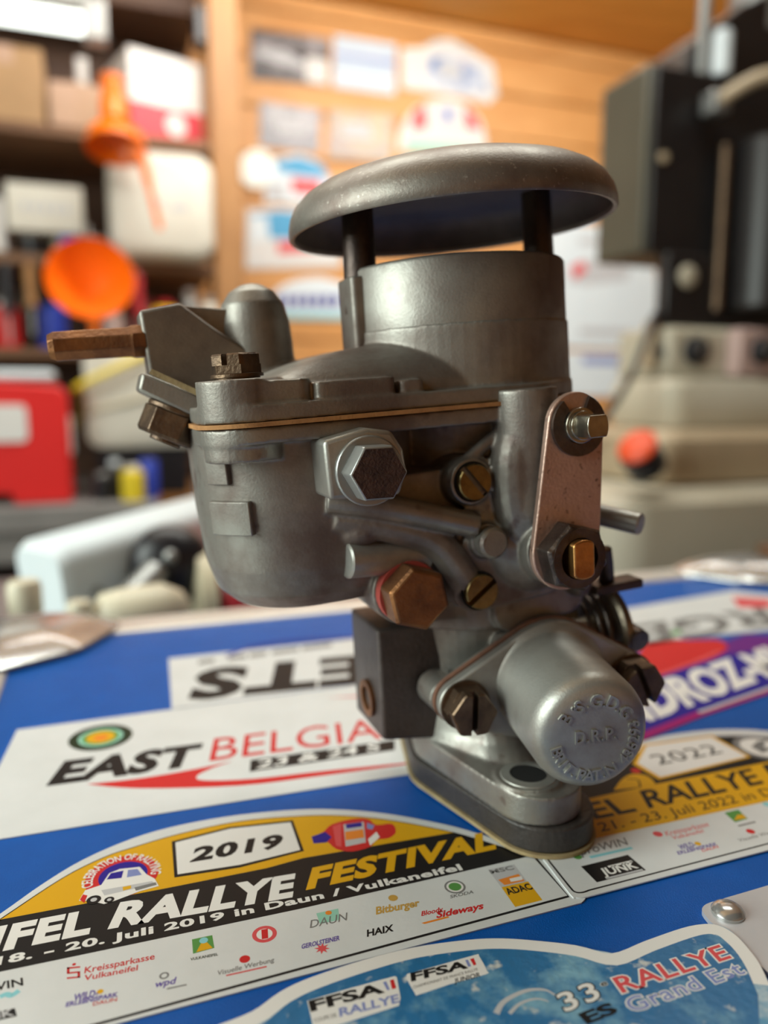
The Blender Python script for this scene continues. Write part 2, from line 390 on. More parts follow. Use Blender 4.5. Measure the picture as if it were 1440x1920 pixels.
def _flat(st, name, P, m):
    a = sum(P[i].x * P[(i + 1) % len(P)].y - P[(i + 1) % len(P)].x * P[i].y for i in range(len(P)))
    if a < 0: P = P[::-1]
    return mk(name, [([cpt(q) for q in P], [list(range(len(P)))])], m, st, smooth=0, recalc=False)
def strip(st, name, px, w, m, lev=1, w1=None):
    """a drawn line of width w metres"""
    P = gpoly(px); z = st['_z'] + 0.000012 * lev; L = []; R = []
    for i, q in enumerate(P):
        d = (P[min(i + 1, len(P) - 1)] - P[max(i - 1, 0)]).normalized(); nrm = Vector((-d.y, d.x, 0))
        ww = w if w1 is None else w + (w1 - w) * i / (len(P) - 1)
        L.append(q + nrm * ww / 2 + Vector((0, 0, z))); R.append(q - nrm * ww / 2 + Vector((0, 0, z)))
    n = len(P); V = [cpt(q) for q in L + R]
    return mk(name, [(V, [[n + i, n + i + 1, i + 1, i] for i in range(n - 1)])], m, st, smooth=0, recalc=False)
def disc(st, name, u, v, ru, m, lev=1, ry=None, r_in=0.0):
    """a printed round mark: centre and half width in the picture, true circle on the lid"""
    c = G(u, v); r = (G(u + ru, v) - c).length; z = st['_z'] + 0.000012 * lev; n = 28
    if r_in:
        V = [c + Vector((math.cos(t) * q, math.sin(t) * q, z)) for q in (r, r * r_in) for t in [2 * math.pi * k / n for k in range(n)]]
        F = [[i, (i + 1) % n, n + (i + 1) % n, n + i] for i in range(n)]
        F = [f[::-1] for f in F]
        return mk(name, [([cpt(q) for q in V], [f[::-1] for f in F])], m, st, smooth=0, recalc=False)
    return _flat(st, name, [c + Vector((math.cos(2 * math.pi * k / n) * r, math.sin(2 * math.pi * k / n) * r, z)) for k in range(n)], m)
def write(st, body, bl, br, tl, m, bold=0.0, lev=2, space=1.0):
    V, F = text_geom(body, bold, space); V = unit(V)
    A, B, C = G(*bl), G(*br), G(*tl); z = st['_z'] + 0.000012 * lev
    W = [cpt(A + (B - A) * q.x + (C - A) * q.y + Vector((0, 0, z))) for q in V]
    return mk('lettering', [(W, F)], m, st, smooth=0, recalc=False)
def halo(st, body, bl, br, tl, m, m2, bold, extra, lev=2, space=1.0):
    """letters with an outline in a second colour"""
    V, F = text_geom(body, bold, space); W, H = text_geom(body, bold + extra, space)
    x0 = min(q.x for q in V); x1 = max(q.x for q in V); y1 = max(q.y for q in V)
    A, B, C = G(*bl), G(*br), G(*tl)
    for T, TF, mm, lv in ((W, H, m2, lev), (V, F, m, lev + 1)):
        z = st['_z'] + 0.000012 * lv
        P = [cpt(A + (B - A) * ((q.x - x0) / (x1 - x0)) + (C - A) * (q.y / y1) + Vector((0, 0, z))) for q in T]
        mk('lettering', [(P, TF)], mm, st, smooth=0, recalc=False)

# --- sticker with upside-down capitals
st = sticker('paper_sticker', [(316, 1236), (745, 1190), (752, 1272), (322, 1330)], 'vinyl_white', 'white sticker with upside-down black capitals near the far edge')
write(st, 'ETS', (688, 1231), (372, 1260), (694, 1282), 'ink_black', 0.05, space=1.14)
for a, b in ((372, 402), (428, 462), (468, 500), (510, 560), (566, 622)):
    f = lambda u: 1247 - (u - 372) * 0.135
    flat(st, 'small_print', [(a, f(a)), (b, f(b)), (b, f(b) - 7), (a, f(a) - 7)], 'ink_grey')
strip(st, 'printed_arc', arcpts([(424, 1231), (470, 1215), (528, 1204), (600, 1199), (690, 1196)]), 0.0022, 'ink_navy', 2)

# --- white event sticker in the middle left
st = sticker('event_sticker', [(32, 1370), (770, 1272), (805, 1447), (237, 1537), (-75, 1587)], 'vinyl_white', 'long white event sticker with black and red lettering and a red swoosh')
write(st, 'EAST', (88, 1473), (366, 1435), (122, 1428), 'ink_black', 0.05, space=1.06)
write(st, 'BELGIA', (392, 1429), (716, 1386), (402, 1386), 'ink_red', 0.0)
flat(st, 'date_bar', [(470, 1427), (740, 1389), (740, 1408), (468, 1449)], 'ink_black', 1)
write(st, '23 & 24 S', (480, 1443), (712, 1408), (486, 1427), 'ink_white', 0.02, 2)
flat(st, 'swoosh', arcpts([(164, 1472), (264, 1461), (364, 1444), (438, 1428)], 4) + arcpts([(400, 1441), (370, 1456), (382, 1465), (475, 1462), (600, 1448), (770, 1431)], 4) + arcpts([(770, 1434), (600, 1457), (448, 1475), (264, 1480), (164, 1472.5)], 4), 'ink_red', 1)
flat(st, 'swoosh', [(610, 1310), (700, 1304), (700, 1308)], 'ink_thin_red', 1)
disc(st, 'badge', 189, 1384, 57, 'ink_darkgreen', 1); disc(st, 'badge_ring', 189, 1384, 40, 'ink_mint', 2); disc(st, 'badge_field', 189, 1384, 33, 'ink_green', 3)
disc(st, 'badge_field', 189, 1384, 26, 'ink_yellow', 4); disc(st, 'badge_mark', 189, 1385, 13, 'ink_orange', 5)

# --- 2019 rally plate
top19 = arcpts([(-230, 1880), (-120, 1795), (0, 1716), (78, 1661), (156, 1614), (249, 1574), (338, 1549), (447, 1530), (560, 1520), (640, 1520), (720, 1527), (801, 1541), (870, 1557), (960, 1586), (1012, 1608)], 4)
out19 = top19 + arcpts([(1030, 1622), (1085, 1670), (1098, 1684), (1090, 1695)], 4) + [(272, 1908), (-250, 2046)]
st = sticker('rally_plate', out19, 'vinyl_white', 'arched yellow, black and white 2019 rally plate at the front left')
in19 = arcpts([(-190, 1862), (-100, 1795), (4, 1725), (117, 1650), (194, 1611), (249, 1592), (338, 1566), (447, 1543), (560, 1533), (640, 1532), (720, 1539), (801, 1553), (870, 1569), (950, 1594), (1004, 1611)], 4)
key = in19 + [(1066, 1683), (560, 1820), (190, 1921), (-210, 2028)]
strip(st, 'keyline', key + [key[0]], 0.0007, 'ink_black', 1)
black19 = in19[-14:] + [(987, 1609), (801, 1652), (560, 1707), (272, 1768), (0, 1825), (-215, 1873)] + in19[:8]
yb = [(-160, 1757), (0, 1727), (148, 1699), (311, 1668), (500, 1630), (569, 1611), (737, 1582), (850, 1563)]
flat(st, 'black_band', yb + [(950, 1594), (1004, 1611), (987, 1609), (801, 1652), (560, 1707), (272, 1768), (0, 1825), (-210, 1870), (-190, 1862), (-100, 1795)], 'ink_black', 1)
flat(st, 'yellow_field', [p for p in in19 if -20 < p[0] < 850] + yb[::-1][:7] + [(-10, 1731)], 'ink_yellow', 2)
hx = [(322, 1580), (430, 1553), (549, 1540), (570, 1598), (450, 1629), (327, 1648)]
flat(st, 'year_field_border', hx, 'ink_black', 3)
flat(st, 'year_field', [(329, 1582), (432, 1556), (545, 1544), (563, 1596), (450, 1624), (333, 1642)], 'ink_white', 4)
write(st, '2019', (356, 1618), (528, 1590), (366, 1591), 'ink_black', 0.045, 5, 1.1)
write(st, 'EIFEL', (-85, 1801), (168, 1751), (-62, 1751), 'ink_white', 0.05, 3, 1.08)
write(st, 'RALLYE', (203, 1742), (549, 1682), (226, 1694), 'ink_white', 0.05, 3, 1.08)
write(st, 'FESTIVAL', (574, 1669), (930, 1592), (586, 1629), 'ink_yellow', 0.05, 3, 1.08)
write(st, '18. - 20. Juli 2019 in Daun / Vulkaneifel', (-8, 1813), (868, 1633), (-4, 1797), 'ink_white', 0.035, 3, 1.06)
# cars on the yellow field
disc(st, 'badge', 229, 1645, 66, 'ink_red', 3); disc(st, 'badge_field', 231, 1644, 44, 'ink_navy', 4)
V, F = text_geom('CELEBRATION OF RALLYING', 0.02); L = max(q.x for q in V)
c = G(229, 1645); rr = (G(229 + 52, 1645) - c).length
W = []
for q in V:
    t = math.radians(195 - 210 * q.x / L) + YAW; r = rr + q.y * 0.0035
    W.append(cpt(c + Vector((math.cos(t) * r, math.sin(t) * r, st['_z'] + 0.00006))))
mk('lettering', [(W, F)], 'ink_white', st, smooth=0, recalc=False)
flat(st, 'car_body', [(148, 1692), (160, 1672), (190, 1662), (205, 1640), (225, 1632), (262, 1628), (275, 1642), (290, 1650), (298, 1664), (262, 1674), (215, 1692), (195, 1698), (170, 1692)], 'ink_white', 6)
flat(st, 'car_window', [(200, 1652), (208, 1640), (232, 1635), (228, 1649)], 'ink_navy', 7); flat(st, 'car_window', [(238, 1648), (240, 1634), (258, 1632), (266, 1643)], 'ink_bluegrey', 7)
flat(st, 'car_stripe', [(190, 1672), (285, 1655), (292, 1660), (196, 1682)], 'ink_lightgrey', 7); flat(st, 'car_grille', [(252, 1667), (292, 1657), (294, 1662), (255, 1673)], 'ink_grey', 8)
flat(st, 'car_lamp', [(230, 1666), (246, 1663), (246, 1669), (231, 1673)], 'ink_yellow', 8)
for u, v, r in ((176, 1690, 13), (205, 1690, 9)): disc(st, 'car_wheel', u, v, r, 'ink_black', 8); disc(st, 'car_hub', u, v, r * .45, 'ink_lightgrey', 9)
flat(st, 'car_marking', [(150, 1690), (156, 1680), (164, 1682), (158, 1696)], 'ink_red', 8)
flat(st, 'car_body', arcpts([(586, 1572), (606, 1562), (622, 1548), (660, 1538), (690, 1538), (705, 1549), (735, 1547), (742, 1563), (728, 1574), (706, 1577), (694, 1590), (660, 1599), (630, 1594), (612, 1580), (590, 1583)], 3), 'ink_red', 3)
flat(st, 'car_marking', [(584, 1571), (610, 1562), (622, 1572), (612, 1582), (588, 1584)], 'ink_navy', 4)
flat(st, 'car_roof', [(644, 1548), (682, 1543), (686, 1582), (648, 1590)], 'ink_lightgrey', 4)
flat(st, 'car_marking', [(647, 1562), (681, 1557), (683, 1573), (648, 1578)], 'ink_orange', 5); flat(st, 'car_window', [(648, 1548), (678, 1544), (679, 1552), (650, 1556)], 'ink_navy', 5)
flat(st, 'car_marking', [(690, 1576), (706, 1562), (712, 1572), (694, 1588)], 'ink_white', 4); flat(st, 'car_marking', [(624, 1552), (640, 1546), (640, 1590), (630, 1588)], 'ink_pinkred', 4)
flat(st, 'car_marking', [(688, 1545), (702, 1550), (698, 1558), (688, 1556)], 'ink_bluegrey', 4)
# sponsors
def logo_s(st, u, v, w, m):
    h = w * 0.5
    for k in range(3): flat(st, 'logo_mark', [(u - w * .5, v - h + k * h * .75), (u + w * .5, v - h - 2.2 + k * h * .75), (u + w * .5, v - h + k * h * .75 + .6), (u - w * .5, v - h + k * h * .75 + 3.2)], m)
    flat(st, 'logo_mark', [(u - w * .5, v - h), (u - w * .3, v - h), (u - w * .3, v - h * .2), (u - w * .5, v - h * .1)], m)
    flat(st, 'logo_mark', [(u + w * .3, v - h * .3), (u + w * .5, v - h * .35), (u + w * .5, v + h * .55), (u + w * .3, v + h * .6)], m)
    disc(st, 'logo_mark', u + 1, v - h * 1.45, w * .14, m)
logo_s(st, 138, 1829, 25, 'ink_red')
write(st, 'Kreissparkasse', (158, 1828), (290, 1801), (160, 1816), 'ink_red', 0.012)
write(st, 'Vulkaneifel', (157, 1842), (258, 1822), (159, 1831), 'ink_red', 0.012)
write(st, 'wpd', (289, 1855), (328, 1847), (293, 1842), 'ink_violet', 0.02); disc(st, 'logo_mark', 308, 1832, 9, 'ink_grey', 1, r_in=.6)
strip(st, 'small_print', [(313, 1857), (350, 1849)], 0.0004, 'ink_grey')
write(st, 'WILD-', (137, 1880), (183, 1870), (140, 1867), 'ink_violet', 0.03)
write(st, 'ERLEBNISPARK', (123, 1891), (221, 1871), (125, 1882), 'ink_violet', 0.03)
write(st, 'DAUN', (174, 1889), (219, 1880), (175, 1882), 'ink_red', 0.01, 3); disc(st, 'logo_mark', 188, 1862, 6, 'ink_yellow')
flat(st, 'logo_field', [(360, 1764), (398, 1756), (402, 1780), (362, 1791)], 'ink_green', 1)
flat(st, 'logo_mark', [(368, 1788), (378, 1770), (388, 1769), (399, 1780)], 'ink_yellow', 2); disc(st, 'logo_mark', 382, 1766, 8, 'ink_teal', 3)
write(st, 'VULKANEIFEL', (357, 1804), (409, 1794), (357, 1799), 'ink_darkgreen', 0.02)
disc(st, 'logo_mark', 496, 1754, 23, 'ink_pinkred', 1); disc(st, 'logo_mark', 496, 1754, 15, 'ink_white', 2); flat(st, 'logo_mark', [(490, 1746), (502, 1744), (503, 1762), (491, 1764)], 'ink_red', 3)
write(st, 'Visuelle Werbung', (407, 1832), (514, 1806), (408, 1823), 'ink_grey', 0.01); disc(st, 'logo_mark', 459, 1801, 10, 'ink_red')
strip(st, 'small_print', [(424, 1832), (500, 1815)], 0.0004, 'ink_thin_red')
flat(st, 'logo_field', [(593, 1715), (634, 1706), (637, 1727), (600, 1735)], 'ink_mint', 1); disc(st, 'logo_mark', 616, 1714, 6, 'ink_orange', 2)
write(st, 'DAUN', (581, 1743), (650, 1728), (583, 1728), 'ink_grey', 0.0, 3)
write(st, 'GEROLSTEINER', (565, 1782), (637, 1765), (566, 1773), 'ink_violet', 0.03)
star = []
c = G(604, 1781)
for k in range(16): t = math.pi * k / 8; r = 0.0008 if k % 2 else 0.0017; star.append(c + Vector((math.cos(t) * r, math.sin(t) * r, 0)))
flat(st, 'logo_mark', None, 'ink_pinkred', 1, star)
write(st, 'Bitburger', (705, 1717), (787, 1701), (705, 1703), 'ink_gold', 0.03); disc(st, 'logo_mark', 737, 1686, 9, 'ink_gold')
write(st, 'HAIX', (688, 1759), (738, 1748), (688, 1746), 'ink_black', 0.03)
disc(st, 'logo_ring', 853, 1665, 20, 'ink_grey', 1); disc(st, 'logo_ring', 853, 1665, 16, 'ink_white', 2); disc(st, 'logo_mark', 853, 1665, 12, 'ink_green', 3)
write(st, 'SKODA', (844, 1687), (888, 1677), (844, 1681), 'ink_grey', 0.02)
write(st, 'Bloody', (790, 1720), (830, 1711), (791, 1711), 'ink_red', 0.02); write(st, 'Sideways', (818, 1724), (906, 1706), (820, 1711), 'ink_red', 0.03)
flat(st, 'logo_mark', [(790, 1733), (840, 1720), (842, 1723), (796, 1735)], 'ink_orange', 1)
flat(st, 'logo_field', [(915, 1633), (964, 1623), (988, 1655), (940, 1666)], 'ink_lightgrey', 1); write(st, 'MSC', (921, 1641), (965, 1632), (916, 1634), 'ink_grey', 0.03)
flat(st, 'logo_mark', [(934, 1652), (972, 1641), (984, 1654), (946, 1662)], 'ink_orange', 2); flat(st, 'logo_mark', [(955, 1650), (978, 1645), (980, 1652), (958, 1656)], 'ink_white', 3)
flat(st, 'logo_field', [(940, 1666), (990, 1655), (1017, 1690), (966, 1703)], 'ink_yellow', 1); write(st, 'ADAC', (953, 1680), (1000, 1669), (944, 1669), 'ink_black', 0.03)
write(st, 'proWIN', (-70, 1874), (44, 1850), (-70, 1859), 'ink_black', 0.02); strip(st, 'small_print', arcpts([(0, 1872), (12, 1867), (22, 1869), (36, 1860)]), 0.0012, 'ink_teal')
flat(st, 'logo_field', [(-75, 1915), (28, 1893), (32, 1908), (-70, 1932)], 'ink_black', 1); write(st, 'JUNK', (-60, 1925), (28, 1906), (-62, 1912), 'ink_lightgrey', 0.03)

# --- 2022 rally plate
top22 = arcpts([(1010, 1570), (1048, 1495), (1120, 1425), (1220, 1389), (1275, 1378), (1351, 1371), (1440, 1374), (1560, 1392)], 4)
st = sticker('rally_plate', top22 + [(1700, 1535), (1440, 1598), (1100, 1686)] + arcpts([(1092, 1687), (1079, 1687), (1068, 1680), (1012, 1606)], 3), 'vinyl_white', 'arched yellow and black 2022 rally plate to the right of the carburetor', z0=0.00034)
in22 = arcpts([(1000, 1572), (1050, 1500), (1130, 1440), (1220, 1402), (1290, 1388), (1351, 1382), (1440, 1384), (1560, 1402)], 4)
strip(st, 'keyline', arcpts([(1024, 1612), (1066, 1665), (1078, 1677), (1092, 1678), (1104, 1674)], 4) + [(1440, 1586), (1680, 1522)], 0.0005, 'ink_black')
flat(st, 'black_band', in22 + [(1560, 1405), (1440, 1433), (1229, 1475), (1113, 1500), (1000, 1526)], 'ink_black', 1)
strip(st, 'keyline', in22, 0.0016, 'ink_lightgrey', 2)
flat(st, 'yellow_field', [(1000, 1524), (1113, 1499), (1229, 1474), (1440, 1432), (1640, 1390), (1680, 1452), (1440, 1506), (1113, 1577), (1020, 1598)], 'ink_yellow', 2)
flat(st, 'year_field_border', [(1205, 1400), (1335, 1382), (1408, 1423), (1235, 1466), (1186, 1436)], 'ink_yellow', 3)
flat(st, 'year_field', [(1212, 1402), (1333, 1385), (1400, 1422), (1238, 1461), (1195, 1435)], 'ink_white', 4)
write(st, '2022', (1236, 1438), (1356, 1415), (1214, 1421), 'ink_black', 0.0, 5, 1.05)
write(st, 'EIFEL', (1010, 1561), (1195, 1524), (985, 1532), 'ink_black', 0.02, 3); write(st, 'RALLYE', (1216, 1519), (1432, 1472), (1198, 1487), 'ink_black', 0.02, 3); write(st, 'FESTIVAL', (1452, 1468), (1700, 1412), (1428, 1438), 'ink_black', 0.02, 3)
write(st, '21. - 23. Juli 2022 in Daun', (1127, 1564), (1500, 1484), (1118, 1548), 'ink_black', 0.0, 3)
disc(st, 'emblem', 1428, 1405, 50, 'ink_grey', 3); disc(st, 'emblem_field', 1428, 1405, 38, 'ink_white', 4)
flat(st, 'emblem_mark', [(1408, 1404), (1420, 1393), (1436, 1392), (1432, 1404), (1448, 1408), (1430, 1416)], 'ink_grey', 5)
flat(st, 'car_body', arcpts([(1150, 1486), (1165, 1466), (1185, 1455), (1212, 1458), (1228, 1472), (1222, 1477)], 3), 'ink_yellow', 3)
strip(st, 'car_line', arcpts([(1175, 1464), (1196, 1466), (1200, 1480)], 3), 0.0005, 'ink_black', 4); disc(st, 'car_lamp', 1192, 1449, 9, 'ink_red', 4)
write(st, 'proWIN', (1090, 1608), (1178, 1588), (1084, 1594), 'ink_grey', 0.01); disc(st, 'logo_mark', 1083, 1611, 8, 'ink_green'); strip(st, 'small_print', [(1106, 1612), (1185, 1594)], 0.001, 'ink_teal')
flat(st, 'logo_field', [(1089, 1629), (1177, 1607), (1211, 1636), (1119, 1659)], 'ink_black', 1); write(st, 'JUNK', (1132, 1647), (1198, 1631), (1122, 1634), 'ink_white', 0.03)
strip(st, 'small_print', [(1140, 1630), (1185, 1619)], 0.0007, 'ink_white', 2); strip(st, 'small_print', [(1136, 1652), (1205, 1635)], 0.0006, 'ink_lightgrey', 2)
disc(st, 'logo_mark', 1233, 1568, 9, 'ink_pinkred'); write(st, 'Kreissparkasse', (1250, 1572), (1330, 1553), (1245, 1563), 'ink_pinkred', 0.0); write(st, 'Vulkaneifel', (1262, 1579), (1320, 1565), (1258, 1572), 'ink_pinkred', 0.0)
write(st, 'WILD-', (1276, 1598), (1306, 1591), (1270, 1589), 'ink_violet', 0.02); write(st, 'ERLEBNISPARK', (1272, 1607), (1346, 1589), (1268, 1601), 'ink_violet', 0.02); write(st, 'DAUN', (1318, 1602), (1348, 1594), (1314, 1597), 'ink_pinkred', 0.01, 3); disc(st, 'logo_mark', 1308, 1586, 6, 'ink_yellow')
flat(st, 'logo_field', [(1358, 1528), (1384, 1522), (1402, 1539), (1378, 1546)], 'ink_green', 1); flat(st, 'logo_mark', [(1376, 1542), (1382, 1532), (1392, 1531), (1400, 1538)], 'ink_yellow', 2); strip(st, 'small_print', [(1384, 1553), (1416, 1545)], 0.0006, 'ink_grey')
disc(st, 'logo_mark', 1407, 1563, 8, 'ink_red'); write(st, 'Visuelle Werbung', (1386, 1583), (1470, 1562), (1382, 1577), 'ink_grey', 0.0); disc(st, 'logo_mark', 1438, 1512, 8, 'ink_teal')

# --- weathered blue plate at the very front
top33 = arcpts([(250, 1990), (360, 1960), (471, 1916), (526, 1877), (586, 1849), (685, 1816), (776, 1793), (875, 1779), (940, 1776), (1002, 1780), (1079, 1788), (1152, 1801)], 4)
out33 = top33 + arcpts([(1218, 1777), (1287, 1754), (1325, 1747), (1352, 1749), (1375, 1763), (1400, 1790), (1415, 1812), (1417, 1832), (1440, 1854), (1500, 1900)], 3) + [(1500, 2100), (150, 2100)]
st = sticker('weathered_rally_plate', out33, 'print_ice_rim', 'weathered icy-blue rally plate with red and violet lettering at the front', z0=0.0013)
w33 = arcpts([(300, 1990), (390, 1958), (480, 1922), (535, 1883), (592, 1856), (690, 1823), (780, 1800), (878, 1786), (940, 1783), (1002, 1787), (1079, 1796), (1152, 1812), (1222, 1786), (1290, 1762), (1328, 1755), (1348, 1758), (1368, 1771), (1390, 1796), (1408, 1822), (1425, 1860)], 4)
strip(st, 'white_border', w33, 0.0034, 'ink_white', 1)
flat(st, 'ice_field', arcpts([(330, 2010), (400, 1968), (490, 1935), (545, 1893), (600, 1866), (695, 1833), (783, 1809), (880, 1795), (940, 1792), (1002, 1796), (1079, 1806), (1154, 1824), (1226, 1796), (1292, 1772), (1326, 1764), (1344, 1768), (1362, 1780), (1382, 1802), (1400, 1832), (1420, 1880)], 4) + [(1430, 2080), (200, 2080)], 'print_ice', 2)
def label_ffsa(px, blk):
    flat(st, 'label_field', px, 'ink_white', 3); blk()
def a():
    write(st, 'FFSA', (771, 1854), (878, 1828), (769, 1838), 'ink_black', 0.04, 4); write(st, 'CHAMPIONNAT DE FRANCE RALLYE', (775, 1868), (896, 1833), (774, 1863), 'ink_black', 0.0, 4); write(st, 'JUNIOR', (852, 1858), (901, 1845), (851, 1849), 'ink_black', 0.02, 4)
    flat(st, 'flag_mark', [(881, 1812), (888, 1810), (893, 1822), (888, 1824)], 'ink_red', 4); flat(st, 'flag_mark', [(872, 1814), (877, 1813), (883, 1825), (878, 1827)], 'ink_bluegrey', 4)
label_ffsa(arcpts([(763, 1840), (828, 1822), (890, 1804), (898, 1806), (913, 1834), (910, 1841), (845, 1859), (786, 1879), (778, 1877), (761, 1847)], 2), a)
def b():
    write(st, 'FFSA', (583, 1911), (722, 1874), (578, 1891), 'ink_black', 0.04, 4); write(st, 'RALLYE', (637, 1921), (750, 1893), (635, 1905), 'ink_bluegrey', 0.03, 4)
    flat(st, 'flag_mark', [(731, 1852), (738, 1850), (743, 1867), (735, 1869)], 'ink_red', 4); flat(st, 'flag_mark', [(718, 1856), (724, 1854), (731, 1870), (726, 1871)], 'ink_bluegrey', 4)
    write(st, 'COUPE DE', (590, 1932), (632, 1921), (588, 1925), 'ink_black', 0, 4)
label_ffsa([(576, 1891), (660, 1866), (740, 1844), (744, 1846), (751, 1886), (748, 1900), (640, 1935), (590, 1950)], b)
halo(st, '33', (1060, 1912), (1128, 1884), (1040, 1880), 'ink_white', 'ink_black', 0.02, 0.035, 4, 1.15)
halo(st, 'e', (1128, 1864), (1139, 1860), (1124, 1858), 'ink_black', 'ink_white', 0.02, 0.05, 4)
halo(st, 'RALLYE', (1166, 1876), (1371, 1809), (1146, 1848), 'ink_pinkred', 'ink_white', 0.02, 0.05, 4, 1.1)
halo(st, 'Grand Est', (1186, 1913), (1398, 1838), (1166, 1889), 'ink_bluegrey', 'ink_white', 0.01, 0.05, 4, 1.08)
write(st, 'ES', (1100, 1935), (1160, 1911), (1082, 1916), 'ink_black', 0.04, 4)
strip(st, 'printed_swirl', arcpts([(930, 1915), (945, 1892), (985, 1872), (1020, 1870), (1040, 1880)], 5), 0.0012, 'ink_lightgrey', 3, 0.0004)
strip(st, 'printed_swirl', arcpts([(955, 1915), (975, 1896), (1005, 1887), (1028, 1892)], 5), 0.0008, 'ink_lightgrey', 3, 0.0003)

# --- stickers at the right
st = sticker('paper_sticker', [(1150, 1146), (1375, 1108), (1410, 1112), (1560, 1128), (1560, 1160), (1440, 1183), (1205, 1205)], 'vinyl_white', 'white sticker with grey capitals near the far right edge')
write(st, 'RGE', (1430, 1140), (1180, 1176), (1462, 1172), 'ink_grey', 0.03)
flat(st, 'printed_patch', [(1372, 1120), (1440, 1124), (1460, 1140), (1385, 1140)], 'ink_pinkred', 1); flat(st, 'printed_patch', [(1250, 1186), (1275, 1182), (1280, 1190), (1256, 1193)], 'ink_green', 1)
st = sticker('company_sticker', [(1150, 1330), (1225, 1255), (1362, 1202), (1400, 1190), (1530, 1196), (1600, 1246), (1440, 1298), (1310, 1344), (1222, 1378), (1180, 1392)], 'ink_navy', 'blue and purple company sticker with slanted white capitals')
flat(st, 'purple_field', [(1362, 1204), (1400, 1191), (1530, 1197), (1545, 1208), (1362, 1228)], 'ink_purple', 1)
flat(st, 'red_field', arcpts([(1180, 1262), (1200, 1222), (1222, 1203), (1300, 1201), (1348, 1201), (1364, 1215), (1345, 1232), (1300, 1248), (1230, 1272)], 3), 'ink_red', 2)
strip(st, 'white_print', [(1225, 1270), (1300, 1244), (1350, 1222)], 0.0022, 'ink_pinkred', 3)
write(st, 'NDROZ-MI', (1172, 1366), (1490, 1250), (1132, 1310), 'ink_white', 0.05, 3, 1.02)
strip(st, 'magenta_line', [(1185, 1390), (1222, 1375), (1306, 1342), (1440, 1296), (1600, 1244)], 0.004, 'ink_magenta', 1)
strip(st, 'white_print', [(1310, 1337), (1440, 1292), (1560, 1252)], 0.0018, 'ink_lightgrey', 2)

# --- riveted steel plate at the right front
st = sticker('riveted_plate', arcpts([(1330, 1735), (1316, 1716), (1320, 1706), (1332, 1700)], 3) + [(1440, 1668), (1640, 1612), (1700, 1840), (1450, 1842)], 'vinyl_grey', 'pale grey steel plate held by a domed rivet', th=0.0011)
c = G(1364, 1720)
mk('rivet', [lathe((c.x, c.y, 0.0011), (0, 0, 1), [(0.0036, 0), (0.0036, 0.0006), (0.0031, 0.0013), (0.0022, 0.0019), (0.0011, 0.0022), (0, 0.0023)], 28)], 'chrome', st, xf=cpt, label='domed chrome rivet')

# ------------------------------------------------------------------ the carburetor (millimetres: a = bowl to throat, b = towards the viewer, z = up)
CE1 = Vector((0.937, 0.350, 0)).normalized()
carb = thing('carburetor', (0.028, 0.231, 0.00075), 'aged grey cast-metal carburetor with mushroom cap standing on the stickers', 'carburetor', math.atan2(CE1.y, CE1.x))
LEAN, PZ = math.radians(4.3), 30.0
def cx(q):
    """lean the upper casting a few degrees over its flat foot, then to metres"""
    a, b, z = q
    t = min(max((z - 12.0) / 14.0, 0), 1); t = t * t * (3 - 2 * t); th = LEAN * t; dz = z - PZ
    return Vector(((a * math.cos(th) - dz * math.sin(th) * (1 if dz > 0 else t)) * 0.001, -b * 0.001, (z if t == 0 else z * (1 - t) + t * (PZ + a * math.sin(th) + dz * math.cos(th))) * 0.001))
def cp_(name, geoms, m, parent=None, **k):
    par = parent or carb
    if k.get('bevel'): k['bevel'] *= 0.001
    if k.get('remesh'): k['remesh'] *= 0.001
    return mk(name, geoms, m, par, xf=cx, **k)
B = (0, 1, 0)                                                     # towards the viewer
def pz(poly, z0, z1, top=None):                                   # plan outline (a, b) raised from z0 to z1
    V, F = prism(poly, (0, 0, 0), (1, 0, 0), (0, 1, 0), z0, z1, top); return V, F
def pb(poly, b0, b1, top=None):                                   # front outline (a, z) thickened from b0 to b1
    n = len(poly); top = top or poly
    V = [V3(x, b0, y) for x, y in poly] + [V3(x, b1, y) for x, y in top]
    F = [list(range(n)), list(range(n, 2 * n))] + [[i, (i + 1) % n, n + (i + 1) % n, n + i] for i in range(n)]
    return V, F
def hexhead(o, axis, r, h, ph=0.0, ch=0.12):
    return lathe(o, axis, [(r, 0), (r, h * 0.86), (r * (1 - ch), h), ], 6, ph)
def slotted(o, axis, r, h, slot, depth, ang, hexed=False, n=28):
    """screw head whose slot is a real groove"""
    u, v, w = frame(axis); ca, sa = math.cos(ang), math.sin(ang); U = u * ca + v * sa; W = v * ca - u * sa
    g = [lathe(o, axis, [(r, 0), (r, h - depth)], 6 if hexed else n)]
    for s in (1, -1):
        pts = []
        nn = 24
        for k in range(nn + 1):
            t = math.pi * k / nn; x, y = math.cos(t) * r, math.sin(t) * r
            if hexed:
                rr = r * math.cos(math.pi / 6) / math.cos((t + ang) % (math.pi / 3) - math.pi / 6); x, y = math.cos(t) * rr, math.sin(t) * rr
            pts.append((x, max(y, slot / 2)))
        q = []
        for p in pts:
            if not q or (abs(p[0] - q[-1][0]) + abs(p[1] - q[-1][1])) > 1e-4: q.append(p)
        top = [(x * 0.94, slot / 2 + (y - slot / 2) * 0.92) for x, y in q]
        n_ = len(q)
        V = [Vector(o) + U * x + W * y * s + w * (h - depth) for x, y in q] + [Vector(o) + U * x + W * y * s + w * (h - depth * .15) for x, y in q] + [Vector(o) + U * x + W * y * s + w * h for x, y in top]
        F = [list(range(n_)), list(range(2 * n_, 3 * n_))] + [[j * n_ + i, j * n_ + (i + 1) % n_, (j + 1) * n_ + (i + 1) % n_, (j + 1) * n_ + i] for j in (0, 1) for i in range(n_)]
        g.append((V, F))
    return g
VOX = 0.46

